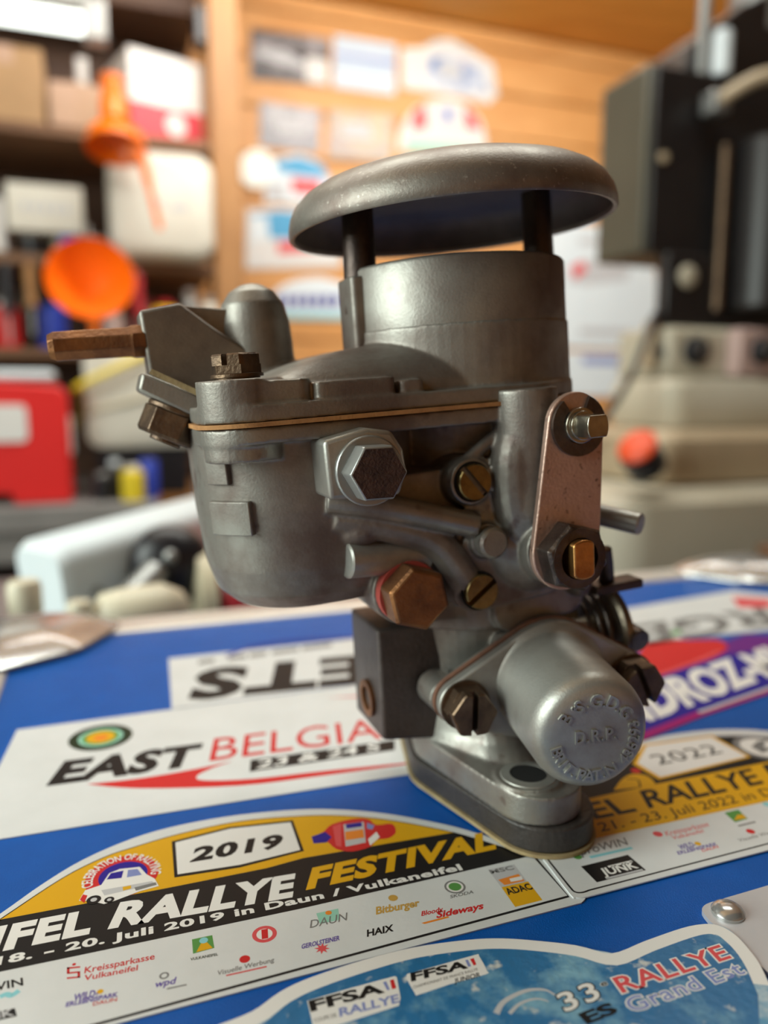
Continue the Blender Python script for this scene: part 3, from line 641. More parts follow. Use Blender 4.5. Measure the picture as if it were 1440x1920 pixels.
# --- foot: paper gasket, insulating spacer, flange and throttle body
foot = hull([(-2.5, 5, 19.3), (0, 41, 13.5), (3, -38, 13)])
cp_('base_gasket', [pz(hull([(-2.5, 5, 20.0), (0, 41, 14.2), (3, -38, 13.7)]), 0, 0.9)], 'gasket_base', label='tan paper gasket under the foot')
cp_('insulator_spacer', [pz(foot, 0.9, 7.6)], 'bakelite', bevel=0.6, label='dark insulating spacer block')
fl = [(-2.5, 5, 18.4), (-2.0, 40.8, 11.8), (3, -37, 11.5)]
def sec(cs, z): return [V3(x, y, z) for x, y in hull(cs)]
def polar(P, n=72):
    out = []
    for k in range(n):
        t = 2 * math.pi * k / n; d = (math.cos(t), math.sin(t)); best = 0
        for i in range(len(P)):
            x0, y0 = P[i]; x1, y1 = P[(i + 1) % len(P)]
            ex_, ey_ = x1 - x0, y1 - y0; den = d[0] * ey_ - d[1] * ex_
            if abs(den) < 1e-12: continue
            s_ = (x0 * ey_ - y0 * ex_) / den; q_ = (x0 * d[1] - y0 * d[0]) / den
            if s_ > 0 and -1e-6 <= q_ <= 1 + 1e-6: best = max(best, s_)
        out.append((d[0] * best, d[1] * best))
    return out
def skirt():
    S_ = []
    for z_, cs in ((10, fl), (15, fl), (16.2, [(-2.5, 4, 18.4), (-2.5, 25, 10.5), (0, -21, 10)]), (20, [(-3, 3, 18.2), (-2.5, 21, 10), (0, -15, 11)]), (26, [(-3, 1, 18.6), (-2, 17, 11), (0, -11, 12)]), (35, [(-3, 0, 19), (0, 11, 13), (0, -8, 14)])):
        S_.append([V3(x, y, z_) for x, y in polar(hull(cs))])
    return loft(S_)
throttle = [pz(hull(fl), 7.7, 15.2, None),
            lathe((0, 0, 12), (0, 0, 1), [(18.5, 0), (19.0, 6), (20.0, 16), (20.5, 30), (22, 40), (23, 44)], 48),
            cyl((-4.6, 40.8, 9), (-4.6, 40.8, 16.2), 8.8), cyl((3, -37, 9), (3, -37, 16.2), 9.6),
            # webs that sweep from the flange up to the body
            loft([[V3(-13, 8, 14), V3(13, 8, 14), V3(9, 28, 14), V3(-9, 28, 14)], [V3(-12, 6, 24), V3(12, 6, 24), V3(8, 22, 19), V3(-8, 22, 19)], [V3(-10, 4, 34), V3(10, 4, 34), V3(7, 20, 30), V3(-7, 20, 30)]]),
            # left boss with the block behind it
            pb([(-34, 19), (-13, 16), (-8, 52), (-34, 53)], -14, 11.5),
            skirt(),
            # seat for the starter valve, slightly turned to the left
            ]
SN = Vector((-0.12, 0.985, 0)).normalized(); SU = Vector((0.985, 0.12, 0)).normalized(); SC = Vector((8.5, 29.5, 36.5))
def sp(x, y, d): return SC + SU * x + Vector((0, 0, y)) + SN * d
LOZ = [(0, 0.5, 17.2), (-26.5, -1.5, 6.6), (23.5, -2.0, 6.6)]
def sprism(cs, d0, d1):
    P = hull(cs); n = len(P)
    V = [sp(x, y, d0) for x, y in P] + [sp(x, y, d1) for x, y in P]
    F = [list(range(n)), list(range(n, 2 * n))] + [[i, (i + 1) % n, n + (i + 1) % n, n + i] for i in range(n)]
    return V, F
throttle += [sprism([(0, 0.5, 16.6), (-26, -1.5, 6.0), (23, -2.0, 6.0)], -4.5, -0.6), (lambda: loft([[sp(x, y, -12) for x, y in rr_fixed(-12, 14, -12, 13, 4)], [sp(x, y, -4) for x, y in rr_fixed(-15, 16, -12, 14, 4)]]))()]
throttle += [cyl((10, 4, 44), (31, 4, 44), 9), cyl((-20, 24, 35), (-20, 14, 35), 5)]
cp_('throttle_body', throttle, 'cast', remesh=VOX, relax=5)
cp_('stud_hole', [lathe((-4.6, 41, 16.55), (0, 0, -1), [(5.0, 0), (5.0, 0.05), (0, 0.06)], 28)], 'hole_black')
cp_('hole_chamfer', [lathe((-4.6, 41, 16.2), (0, 0, 1), [(4.9, 0.0), (4.9, 0.5), (7.2, 0.30), (7.8, -0.6), (4.9, 0.0)], 36, closed=False)], 'cast_pale')
cp_('throttle_boss', [pb([(-34.8, 18.5), (-14, 15.6), (-11, 51.5), (-34.8, 53.6)], -12, 12.2)], 'cast_dark', bevel=1.0, label='dark square boss at the throttle shaft')
cp_('shaft_hole', [lathe((-34.9, 2, 30), (-1, 0, 0), [(5.5, 0), (5.5, 1.6), (3.6, 1.6), (3.6, -2)], 24, closed=False)], 'brass')

# --- starter valve: gasket, lozenge flange, drum with raised lettering, two slotted hex screws
cp_('starter_gasket', [sprism([(0, 0.5, 17.6), (-26.5, -1.5, 7.0), (23.5, -2.0, 7.0)], -1.0, 0.5)], 'gasket_rust', label='rust-brown gasket behind the starter cover')
starter = cp_('starter_cover', [sprism(LOZ, 0.5, 4.2)], 'cast_pale', bevel=0.7)
d0, d1 = sp(-1.5, 0.2, 3.5), V3(0.9, 62.0, 34.9); ax = (d1 - d0); L = ax.length; ax.normalize()
R = 14.9
drum = cp_('starter_drum', [lathe(d0, ax, [(R + 2.2, 0), (R + 1.0, 0.8), (R + 0.3, 2.2), (R, L - 5.2), (R - .35, L - 3.2), (R - 1.2, L - 1.5), (R - 2.5, L - 0.5), (R - 4.2, L - 0.05), (R - 6, L), (0, L)], 56)], 'cast_pale', starter, smooth=50)
u_, v_, w_ = frame(ax)
if v_.z < 0: u_, v_ = -u_, -v_
# on the end face: x to the viewer's right, y up
ex = Vector((1, 0, 0)); ex = (ex - ax * ex.dot(ax)).normalized(); ey = Vector((0, 0, 1)); ey = (ey - ax * ey.dot(ax)).normalized()
LV, LF = [], []
def emboss(V, F, h=0.55):
    """raise flat letters off the end face"""
    k = len(LV); n = len(V)
    base = d1 + ax * -0.05
    bot = [base + ex * q[0] + ey * q[1] for q in V]; tp = [base + ax * h + ex * q[0] + ey * q[1] for q in V]
    LV.extend(bot + tp)
    cnt = {}
    for f in F:
        for i in range(len(f)):
            e = (f[i], f[(i + 1) % len(f)]); cnt[e] = cnt.get(e, 0) + 1
    for f in F: LF.append([k + n + i for i in f])
    for (i, j) in list(cnt):
        if (j, i) not in cnt: LF.append([k + i, k + j, k + n + j, k + n + i])
def arc_text(body, r, a0, a1, size, inward=False):
    n = len(body)
    for i, ch in enumerate(body):
        if ch == ' ': continue
        V, F = text_geom(ch, 0.012); w = max(q.x for q in V) - min(q.x for q in V); x0 = min(q.x for q in V); hmax = 0.7
        t = math.radians(a0 + (a1 - a0) * (i + 0.5) / n)
        er = Vector((math.cos(t), math.sin(t), 0)); et = Vector((math.sin(t), -math.cos(t), 0))
        if inward: er, et = -er, -et
        c = Vector((math.cos(t), math.sin(t), 0)) * r
        emboss([c + et * ((q.x - x0 - w / 2) * size) + er * ((q.y - 0.35) * size) for q in V], F)
arc_text('B S.G.D.G', 9.5, 148, 30, 4.5)
V, F = text_geom('te', 0.012); emboss([Vector((-6.1 + q.x * 1.8, 7.6 + q.x * 0.9 + q.y * 1.8, 0)) for q in V], F)
arc_text('BRIT.PAT.N 436293', 9.9, 188, 378, 4.0, True)
V, F = text_geom('D.R.P.', 0.012, 1.15); L_ = max(q.x for q in V); emboss([Vector(((q.x / L_ - 0.5) * 10.6, (q.y - 0.35) * 4.6 + 0.6, 0)) for q in V], F)
cp_('raised_lettering', [(LV, LF)], 'cast_pale', drum, smooth=0)
for x in (-26.0, 23.0):
    o = sp(x, -1.5, 4.2)
    sb = cp_('slotted_bolt', [lathe(o, SN, [(6.9, -0.1), (6.9, 0.8)], 28)] + slotted(o + SN * 0.8, SN, 6.4, 7.2, 1.7, 3.4, math.radians(95 if x < 0 else 70), True), 'bronze_dark', smooth=25, bevel=0.25)

# --- main body with float bowl
def rrz(x0, x1, y0, y1, r, z): return [V3(x, y, z) for x, y in rr_fixed(x0, x1, y0, y1, r, 24)]
body = [loft([rrz(-66, -30, -16, 16, 15, 65.0), rrz(-71, -27, -22, 21, 19, 66.2), rrz(-75, -23, -26, 25, 23, 70), rrz(-77, -21, -28, 27, 24.5, 77), rrz(-78.2, -20, -29, 28.4, 25.5, 92), rrz(-78.8, -19, -29.5, 29, 26, 113)]), cyl((-68.5, 23.5, 105.5), (-68.5, 23.5, 113.4), 9.4),
        pz(hull([(-66, 22, 12.5), (-66, -22, 12), (-30, 24, 9), (-1, 0, 33.2), (5, 24, 10)]), 109.5, 113.4),
        lathe((0, 0, 52), (0, 0, 1), [(25, 0), (25, 8), (24, 20), (25, 40), (29, 58), (31, 61)], 48),
        box(-34, 0, -20, 8, 68, 112),
        pb(hull([(-30, 62, 5), (10, 60, 6), (18, 66, 6), (-30, 72, 5)]), -10, 22),
        # pump passage rib running down from the bowl boss
        tube(smooth_path([(-50, 27.5, 94), (-42, 30.5, 92.5), (-28, 32.5, 88.5), (-13, 32.5, 83.5)], 5), [3.4] * 16, 14),
        tube(smooth_path([(-48, 25, 89), (-36, 28, 86), (-23, 29, 80), (-15, 30.5, 68)], 5), [4.4] * 16, 12),
        pb([(-44, 93), (-16, 84), (-14, 66), (-20, 78), (-30, 84), (-46, 87)], 8, 29.5), pb([(-36, 98), (-15, 98.5), (-13, 84), (-32, 92)], 12, 27.5),
        # stub passage under the bowl and small oval boss
        ball((-42, 24, 85), 5, 18, (1.3, 1.4, 0.9)),
        # boss of the brass plug
        cyl((-31, 4, 68), (-31, 27, 68), 9.2), 
        # screw lugs and pump cover face
        pb(hull([(-13.6, 95, 6.4), (-3, 90, 6), (3, 88, 10)]), 14, 31.5), cyl((-13.6, 25, 95), (-13.6, 33.2, 95), 6.0),
        pb(hull([(-13.2, 66.4, 6.2), (-9, 78, 7), (6, 76, 15)]), 8, 31.5),
        ball((5, 24, 77), 17, 28, (1.0, 0.85, 0.95)),
        # upright passage at the throat with its lower limb
        cyl((2.6, 33, 86), (2.6, 33, 117.3), 8.3), ball((2.6, 33, 86), 8.3, 24),
        tube(smooth_path([(2, 33, 108), (-1.5, 33.5, 98), (-0.5, 33, 86), (3, 31, 74)], 5), [6.5] * 16, 16),
        pb([(2, 110), (-17, 97), (-13, 91), (2, 96)], 25, 29.5), tube([(0, 31, 109), (-9, 31, 103.5), (-18.5, 30.5, 97)], 1.7, 10),
        box(-4, 10, 0, 33, 80, 113),
        # pin bosses
        cyl((6.4, 20, 76), (6.4, 41, 76), 9.5), cyl((-10.2, 26, 79.2), (-10.2, 33.5, 79.2), 4.6),
        cyl((12, 2, 84), (25, 15.5, 81.5), 4.6),
        pb(hull([(0, 57, 6), (18, 58, 5)]), 0, 27), cyl((16, 18, 64), (22, 30, 62), 4)]
cp_('body_casting', body, 'cast', remesh=VOX, relax=5, label='cast float bowl and throat in mottled grey')
def bowl_patch(t0, t1, z0, z1, d=1.0):
    V = []; n = 8
    for dz, z_ in ((0, z0), (0.35, z1)):
        for k in range(n + 1):
            t = math.radians(t0 + (t1 - t0) * k / n)
            for r_ in (24.0, 26.6 + d + dz): V.append(V3(-52.6 + r_ * math.cos(t), 2.2 + r_ * math.sin(t), z_))
    m_ = 2 * (n + 1); F = []
    for k in range(n):
        a_, b_ = 2 * k, 2 * k + 2
        F += [[a_, a_ + 1, b_ + 1, b_], [m_ + a_, m_ + b_, m_ + b_ + 1, m_ + a_ + 1], [a_ + 1, m_ + a_ + 1, m_ + b_ + 1, b_ + 1], [a_, b_, m_ + b_, m_ + a_]]
    F += [[0, m_, m_ + 1, 1], [2 * n, 2 * n + 1, m_ + 2 * n + 1, m_ + 2 * n]]
    return V, F
cp_('bowl_marking', [bowl_patch(137, 152, 99.5, 106.5)], 'cast', bevel=0.3)
cp_('bowl_marking', [bowl_patch(126, 152, 87.0, 95.5)], 'cast', bevel=0.3)
boss = [(-53.2, 95.8), (-53.6, 109.4), (-43, 111.4), (-37, 110.2), (-34.4, 105.8), (-33.8, 100.5), (-36, 95.0)]
cp_('bowl_boss', [pb(boss, 22, 40.2)], 'cast_pale', bevel=1.1, seg=3, label='pale square boss on the bowl')
bp = cp_('hex_plug', [lathe((-43.4, 40.1, 101.6), B, [(8.2, 0), (8.2, 1.1), (7.8, 1.3)], 36), hexhead((-43.4, 41.4, 101.6), B, 7.0, 6.0, 0.05, 0.05)], 'grey_metal', smooth=20, bevel=0.3)
cp_('hex_face', [lathe((-43.4, 47.35, 101.6), B, [(6.4, 0), (6.3, 0.14), (0, 0.15)], 6, 0.05)], 'rust_face', bp, smooth=0)
sa = cp_('stub_passage', [cyl((-46.8, 27, 78.2), (-24, 24, 76.5), 4.6, 5.0, ch=0.5)], 'cast_pale', smooth=40)
cp_('fibre_washer', [cyl((-31.2, 26.5, 68.0), (-31.2, 30.0, 68.0), 8.3)], 'fibre_red', label='red fibre washer')
cp_('brass_plug', [hexhead((-31.4, 30.0, 68.0), B, 8.4, 7.4, 0.35, 0.10)], 'brass', smooth=20, bevel=0.35, label='large aged brass hexagon plug')
for a_, z_, an in ((-13.6, 95.0, 0.9), (-13.2, 66.4, -0.6)):
    sb = cp_('slotted_screw', slotted((a_, 31.6, z_), B, 4.6, 3.6, 1.5, 2.2, an), 'brass_screw', smooth=35, bevel=0.15)
    cp_('screw_recess', [ring((a_, 32.9, z_), B, 4.65, 5.2, 0, 0.5)], 'hole_black', sb)
cp_('stop_pin', [cyl((-10.2, 32, 79.2), (-10.2, 37.4, 79.2), 4.0, ch=0.7)], 'cast', smooth=40)
cp_('pivot_pin', [cyl((22, 11, 82.5), (36.6, 35, 77.6), 3.1, ch=0.4)], 'cast_pale', smooth=40)

# --- pump lever with clip, stud, nut and shaft
lev = cp_('pump_lever', [pb(hull([(9.6, 107.8, 8.0), (5.8, 76.2, 9.8)]), 43.2, 45.2)], 'copper_plate', bevel=0.35, label='copper-coloured flat lever')
arc = []
for k in range(29):
    t = math.radians(125 + 300 * k / 28); arc.append((9.8 + 7.6 * math.cos(t), 107.6 + 7.6 * math.sin(t)))
inner = []
for k in range(29):
    t = math.radians(425 - 300 * k / 28); rr = 4.6 if abs((k % 14) - 7) > 2 else 3.4; inner.append((9.8 + rr * math.cos(t), 107.6 + rr * math.sin(t)))
cp_('retaining_clip', [pb(arc + inner, 45.25, 46.3)], 'steel_dark', smooth=20, label='dark C-shaped spring clip')
fp = [(9.8 + 2.55 * math.cos(t), 107.6 + max(-1.75, min(1.75, 2.9 * math.sin(t)))) for t in [2 * math.pi * k / 28 for k in range(28)]]
cp_('lever_stud', [cyl((9.8, 36, 107.6), (9.8, 47.2, 107.6), 4.4), cyl((9.8, 47.2, 107.6), (9.8, 48.2, 107.6), 3.6), pb([(9.8 + (x - 9.8) * 1.15, 107.6 + (z_ - 107.6) * 1.5) for x, z_ in fp], 48.2, 53.8)], 'pin_steel', smooth=30, bevel=0.2)
nut = cp_('lever_nut', [lathe((5.2, 45.2, 75.8), B, [(8.6, 0), (8.9, .4), (8.9, 5.2), (8.0, 6.2), (5.9, 6.2), (5.9, 3.0)], 6, 0.3, closed=False)], 'steel_dark', smooth=20, bevel=0.3)
cp_('nut_collar', [ring((5.2, 50.8, 75.8), B, 5.2, 7.4, 0, 0.8)], 'steel_dark', nut)
cp_('nut_bore', [lathe((5.2, 48.4, 75.8), B, [(5.9, 0), (0, 0.02)], 24)], 'hole_black', nut)
sh = [(5.2 + max(-2.9, min(2.9, 5.0 * math.cos(t))), 75.8 + 4.9 * math.sin(t)) for t in [2 * math.pi * k / 32 for k in range(32)]]
cp_('shaft_end', [pb(sh, 40, 53.6)], 'brass_bright', bevel=0.45, label='bright brass shaft end with two flats')

# --- throttle linkage at the right rear
tl = cp_('throttle_lever', [lathe((34.5, 15, 42), (1, 0, 0), [(14.5, 0), (15.6, .8), (15.6, 3.0), (14.5, 3.8), (12.6, 3.8), (12.6, 1.4), (5, 1.4), (5, 3)], 44), cyl((28, 15, 42), (42, 15, 42), 4.2)], 'pin_dull', smooth=35)
sp_ = [V3(25 + 9 * k / 60.0, 15 + 13.2 * math.cos(k * math.pi / 10), 42 + 13.2 * math.sin(k * math.pi / 10)) for k in range(61)]
cp_('return_spring', [tube(sp_, 0.75, 8)], 'steel_dark')
cp_('lever_arm', [tube([(33, 22, 56), (32, 25, 60), (30, 28, 66), (29, 29, 71)], [2.6, 2.4, 2.0, 1.8], 12), box(26, 42, 22, 29, 57.2, 60.0)], 'post_steel', bevel=0.5)
cp_('stop_screw', [cyl((39, 20, 44), (39, 31, 42), 3.4, ch=.4), hexhead((38, 15, 42), (1, 0, 0), 4.6, 4.5)], 'steel_dark', smooth=30)

# --- gasket, cover with sloping roof and bosses
cov = [(-66, 22, 13.2), (-66, -22, 12.6), (-30, 24.5, 9), (-1, 0, 34), (5, 24, 11)]
cp_('cover_gasket', [pz(hull(cov), 113.5, 114.5)], 'gasket_paper', label='orange-brown paper gasket under the cover')
HC = hull([(-66, 22, 12.6), (-66, -22, 12), (-30, 24, 9), (-1, 0, 33.4), (5, 24, 10.2)])
def shrink(P, f, cx0, cy0): return [(cx0 + (x - cx0) * f, cy0 + (y - cy0) * f) for x, y in P]
n_ = len(HC)
roof = []
HP = [(x - 20, y + 1) for x, y in polar([(x + 20, y - 1) for x, y in HC], 120)]
for k in range(13):
    t = math.radians(90.0 * k / 12); f = 0.87 - 0.62 * (1 - math.cos(t)); dz = 15.5 * math.sin(t) ** 0.9
    roof.append([V3(x, y, 117.0 + dz * (0.60 + 0.40 * min(max((x + 78) / 60.0, 0), 1))) for x, y in shrink(HP, f, -20, 1)])
cover = [pz(HC, 114.6, 118.4), loft(roof),
         cyl((-68.5, 24, 114.6), (-68.5, 24, 124.4), 9.8), pz(rrect(-68, -53, 18, 33.2, 3), 114.6, 123.6),
         pz(rrect(-52.5, -32.5, 20, 33.4, 1.5), 114.6, 122.6), pz(rrect(-31.5, -25, 20, 33.2, 1.5), 114.6, 121.6),
         cyl((-68, -22, 114.6), (-68, -22, 124), 9),
         # air horn ring and its foot
         lathe((0, 0, 114.6), (0, 0, 1), [(32.4, 0), (32.4, 3), (32.0, 4), (31.8, 20.2), (24, 21), (0, 21)], 64),
         # fuel inlet block and vent dome
         lathe((-56, -12, 116), (0, 0, 1), [(10.6, 0), (10.2, 18), (9.8, 24), (8.6, 29), (6.2, 32.4), (3.0, 34.2), (0, 34.8)], 36)]
cover_o = cp_('cover_casting', cover, 'cast_cover', remesh=VOX, relax=4, label='cast cover sloping up to the air horn')
horn = [lathe((0, 0, 135.2), (0, 0, 1), [(27.4, -1.5), (31.4, -1.2), (31.2, 15.4), (30.6, 16.4), (28.0, 16.4), (27.4, 15.5), (27.4, -6)], 72, closed=False),
        pz(rrect(-33.4, -27, -4.5, 8, 1.5), 124, 149.4), pz(rrect(27, 33.0, -5, 8, 1.5), 117, 152.6), pz(rrect(29, 33.8, -4, 7, 1.5), 117, 130)]
cp_('air_horn', horn, 'cast_cover', bevel=0.5)
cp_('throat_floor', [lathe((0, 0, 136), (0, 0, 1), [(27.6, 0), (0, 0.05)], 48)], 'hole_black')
for s in (-1, 1): cp_('cap_post', [cyl((-28.9 if s < 0 else 27.8, 2, 140), (-28.0 if s < 0 else 27.2, 2, 172.5), 4.6, 4.2)], 'post_steel', smooth=40)
prof = [(44.4, 162.6), (45.4, 162.4), (45.8, 162.9), (45.7, 165.2), (45.0, 167.8), (43.5, 170.4), (40.9, 172.8), (37.4, 174.7), (32, 176.4), (22, 177.9), (11, 178.6), (0, 178.8)]
inn = [(0, 177.0), (22, 176.1), (32, 174.6), (37.4, 173.0), (40.8, 171.0), (42.8, 168.2), (44.0, 165.0), (44.4, 162.6)]
cp_('rain_cap', [lathe(Vector((0.2, 0, 0)) - Vector((-0.024, 0, 1)).normalized() * 0 + Vector((3.9, 0, 0)), (-0.024, 0, 1), prof + inn, 96, closed=False)], 'cast_cap', smooth=45, label='round domed metal cap on two posts')
cp_('cap_underside', [lathe(Vector((4.1, 0, 0)), (-0.024, 0, 1), [(r_ - 0.12, h_ - 0.1) for r_, h_ in inn[1:-1]] + [(44.1, 163.6)], 96, closed=False)], 'cap_brown', bpy.data.objects['rain_cap'], smooth=60, label='dark brown underside of the cap')
# lug bolt
lb = cp_('cover_bolt', [lathe((-68.5, 24, 124.4), (0, 0, 1), [(5.4, 0), (5.4, .5), (6.2, .5), (6.2, 1.2), (5.6, 1.4)], 30)] + slotted((-68.5, 24, 125.7), (0, 0, 1), 6.0, 4.6, 1.3, 2.6, 0.7, True), 'bronze_dark', smooth=25, bevel=0.2)
cp_('cover_bolt', [hexhead((-68, -22, 124), (0, 0, 1), 6, 5)], 'bronze_dark', smooth=25, bevel=0.2)
# inlet block, pipe, strap and nut at the left rear
inl = cp_('inlet_block', [pb([(-87.0, 143.6), (-76.5, 145.2), (-68.5, 138.5), (-58, 131), (-58, 118), (-72, 118), (-86, 123.5)], -16, -3)], 'cast_cover', bevel=0.9, seg=3)
cp_('inlet_rib', [pb([(-77, 145.2), (-62, 143.5), (-62, 128), (-68.5, 138.0)], -17, -8)], 'cast_cover', bevel=0.6)
cp_('inlet_pipe', [lathe((-86, -7, 136.2), (-1, -0.05, -0.012), [(4.4, 0), (4.4, 3), (4.0, 4), (3.9, 22), (3.2, 23.5), (2.3, 23.5), (2.3, 18)], 8, 0.39, closed=False)], 'brass', smooth=20, bevel=0.25, label='brass fuel inlet pipe')
cp_('strap', [loft([[V3(-90, -8, 123.5), V3(-90, 6, 123.5), V3(-71, 10, 112.5), V3(-71, -8, 112.5)], [V3(-88.5, -8, 128), V3(-88.5, 6, 128), V3(-69.5, 10, 118.2), V3(-69.5, -8, 118.2)]])], 'cast_cover', bevel=0.8)
cp_('strap_seam', [loft([[V3(-87, 6.1, 127.5), V3(-87, 6.6, 127.5), V3(-70, 10.6, 117.6), V3(-70, 10.1, 117.6)], [V3(-86.2, 6.1, 128.6), V3(-86.2, 6.6, 128.6), V3(-69.2, 10.6, 118.8), V3(-69.2, 10.1, 118.8)]])], 'gasket_base')
nd = Vector((-0.46, 0, -0.89))
no = V3(-80.5, 0, 118.2)
cp_('strap_nut', [cyl(no, no + nd * 1.4, 7.4), hexhead(no + nd * 1.4, nd, 8.0, 7.0, 0.3, 0.08), cyl(no + nd * 8, no + nd * 9.4, 4)], 'bronze_dark', smooth=20, bevel=0.3)

# ------------------------------------------------------------------ background: shelves, bench, wall, machine (all square to the room)
def bg(name, r, s, z, label, cat, rz=0.0, group=None): return thing(name, RW(r, s, z), label, cat, YAW + rz, group)
def bx(x0, x1, y0, y1, z0, z1): return box(x0, x1, y0, y1, z0, z1)
def rbox(r0, r1, z0, z1): return (r1 - r0), (z1 - z0)

# shelf unit on the back wall, left of the post
SH = [0.735, 0.448, 0.236]
unit_ = bg('shelf_unit', -0.45, 2.2, -0.10, 'dark wooden shelf unit on the back wall above the bench', 'shelf')
for z_ in SH: mk('shelf_board', [bx(-1.05, 0.728, -0.2, 0.19, z_ + 0.10 - 0.024, z_ + 0.10)], 'shelf_wood', unit_, bevel=0.003)
mk('back_panel', [bx(-1.05, 0.728, 0.180, 0.198, 0.0, 1.38)], 'wood_dark', unit_)
for x in (-0.95, -0.05): mk('upright', [bx(x - 0.009, x + 0.009, -0.212, -0.2, 0.0, 1.25)], 'bench_grey', unit_, bevel=0.002)
mk('top_batten', [bx(-1.05, 0.728, -0.05, 0.18, 1.18, 1.30)], 'wood_dark', unit_, bevel=0.004)
post = bg('wooden_post', 0.318, 2.05, FLOOR_Z, 'upright brown wooden post between shelves and photo wall', 'post')
mk('post_shaft', [bx(-0.036, 0.036, -0.05, 0.06, 0, CEIL - FLOOR_Z - 0.002)], 'wood_post', post, bevel=0.004)
mk('hook_block', [bx(-0.062, -0.036, -0.03, 0.03, 2.015, 2.10)], 'black_plastic', post, bevel=0.004)

def carton(name, r0, r1, z0, z1, s0, dep, m, label, rz=0.0, tape=None, flap=False):
    o = bg(name, (r0 + r1) / 2, s0 + dep / 2, z0, label, 'box', rz)
    w, h = (r1 - r0) / 2, z1 - z0
    mk('carton_body', [bx(-w, w, -dep / 2, dep / 2, 0, h)], m, o, bevel=0.004)
    mk('tape', [bx(-0.02, 0.02, -dep / 2 - 0.0006, dep / 2 + 0.0006, h * 0.75, h + 0.0006)], tape or 'cardboard_pink', o)
    if flap: mk('flap', [prism([(-w, 0), (w, 0), (w, 0.004), (-w, 0.004)], (0, -dep / 2, h + 0.0005), (1, 0, 0), (0, 0.3, 1), 0, dep * .5)], m, o)
    return o
carton('carton', -0.245, -0.088, 0.7355, 0.895, 2.01, 0.22, 'cardboard', 'tall brown cardboard carton at the left end of the top shelf')
carton('carton', -0.078, 0.036, 0.7355, 0.832, 2.006, 0.16, 'cardboard_pink', 'small brown carton on the top shelf below the lamp')
c = bg('carton', 0.160, 2.135, 0.7355, 'white carton with a red lower band on the top shelf', 'box', math.radians(17))
mk('carton_body', [bx(-0.092, 0.092, -0.09, 0.09, 0, 0.20)], 'paper_white', c, bevel=0.004)
mk('red_band', [bx(-0.0926, 0.0926, -0.0906, 0.0906, 0.002, 0.085)], 'carton_red', c, bevel=0.004)
mk('round_print', [lathe((0.02, -0.0907, 0.045), (0, -1, 0), [(0.026, 0), (0.026, 0.0006), (0, 0.0007)], 28)], 'paper_white', c)

# jerrycan
c = bg('jerrycan', 0.158, 2.02, 0.4485, 'off-white plastic jerrycan with rounded corners on the middle shelf', 'canister')
secs = []
for y, ins in ((-0.075, 0.022), (-0.068, 0.008), (-0.055, 0.0), (0.055, 0.0), (0.068, 0.008), (0.075, 0.022)):
    secs.append([V3(x, y, z_) for x, z_ in rr_fixed(-0.120 + ins, 0.120 - ins, ins, 0.240 - ins, 0.045)])
can = mk('can_body', [loft(secs)], 'can_plastic', c, smooth=50)
mk('handle', [tube(smooth_path([(-0.03, 0, 0.235), (-0.02, 0, 0.246), (0.05, 0, 0.246), (0.06, 0, 0.235)], 5), 0.008, 12)], 'can_plastic', c)
mk('screw_cap', [cyl((-0.085, 0, 0.225), (-0.085, 0, 0.255), 0.022, ch=0.003)], 'pale_cream', c)
mk('label_mark', [bx(-0.03, 0.0, -0.0762, -0.0745, 0.115, 0.13), bx(0.02, 0.055, -0.0762, -0.0745, 0.11, 0.125)], 'ink_lightgrey', c)

def funnel(r, s, z, label, size, tilt, spout_dir):
    o = bg('funnel', r, s, z, label, 'funnel')
    t = Vector(tilt).normalized()
    R_ = size
    prof = [(R_, 0), (R_ * 1.02, 0.004), (R_ * 0.98, 0.012), (R_ * 0.92, 0.03), (R_ * 0.45, R_ * 0.85), (R_ * 0.2, R_ * 1.05), (R_ * 0.17, R_ * 1.0), (R_ * 0.42, R_ * 0.82), (R_ * 0.89, 0.03), (R_ * 0.95, 0.010), (R_, 0)]
    mk('bowl', [lathe((0, 0, 0), t, prof, 40, closed=False)], 'funnel_orange', o, smooth=50)
    e = t * R_ * 1.02
    pts = smooth_path([e, e + t * R_ * 0.25] + [e + t * R_ * 0.25 + Vector(q) for q in spout_dir], 6)
    n = len(pts)
    mk('spout', [tube(pts, [R_ * 0.19 * (1 - 0.55 * i / (n - 1)) for i in range(n)], 16)], 'funnel_orange', o, smooth=50)
    return o
q = rm(180, 540, 1.90)
f2 = funnel(q[0] - 0.01, q[1] - 0.13, q[2] + 0.005, 'orange funnel with its wide mouth turned to the camera, below the middle shelf', 0.088, (0.02, 1, -0.28), [(0.0, 0.01, -0.06), (0.0, 0.01, -0.10)])
mk('hanging_hook', [tube([(0, 0.02, 0.085), (0, 0.04, 0.11), (0, 0.05, 0.075)], 0.003, 8)], 'grey_metal', f2)
q = rm(222, 285, 1.86)
f1 = funnel(q[0] - 0.005, q[1], q[2] + 0.005, 'orange funnel with a long bent spout hanging in front of the jerrycan', 0.064, (0.06, 0.30, 1), [(0.0, 0.0, 0.0)])
mk('neck', [tube(smooth_path([(0.0, 0.0, 0.05), (0.0, 0.02, 0.10), (-0.004, 0.02, 0.155)], 5), [0.03] * 6 + [0.024] * 5, 14)], 'funnel_orange', f1)
mk('bent_spout', [tube(smooth_path([(0.03, -0.02, 0.005), (0.055, -0.02, -0.03), (0.066, -0.02, -0.08), (0.085, -0.02, -0.165)], 6), [0.013] * 6 + [0.010] * 6 + [0.007] * 7, 12)], 'funnel_orange', f1)
mk('hanging_cord', [tube([(-0.004, 0.02, 0.15), (0.0, 0.06, 0.19), (0.0, 0.12, 0.30)], 0.0015, 6)], 'black_plastic', f1)

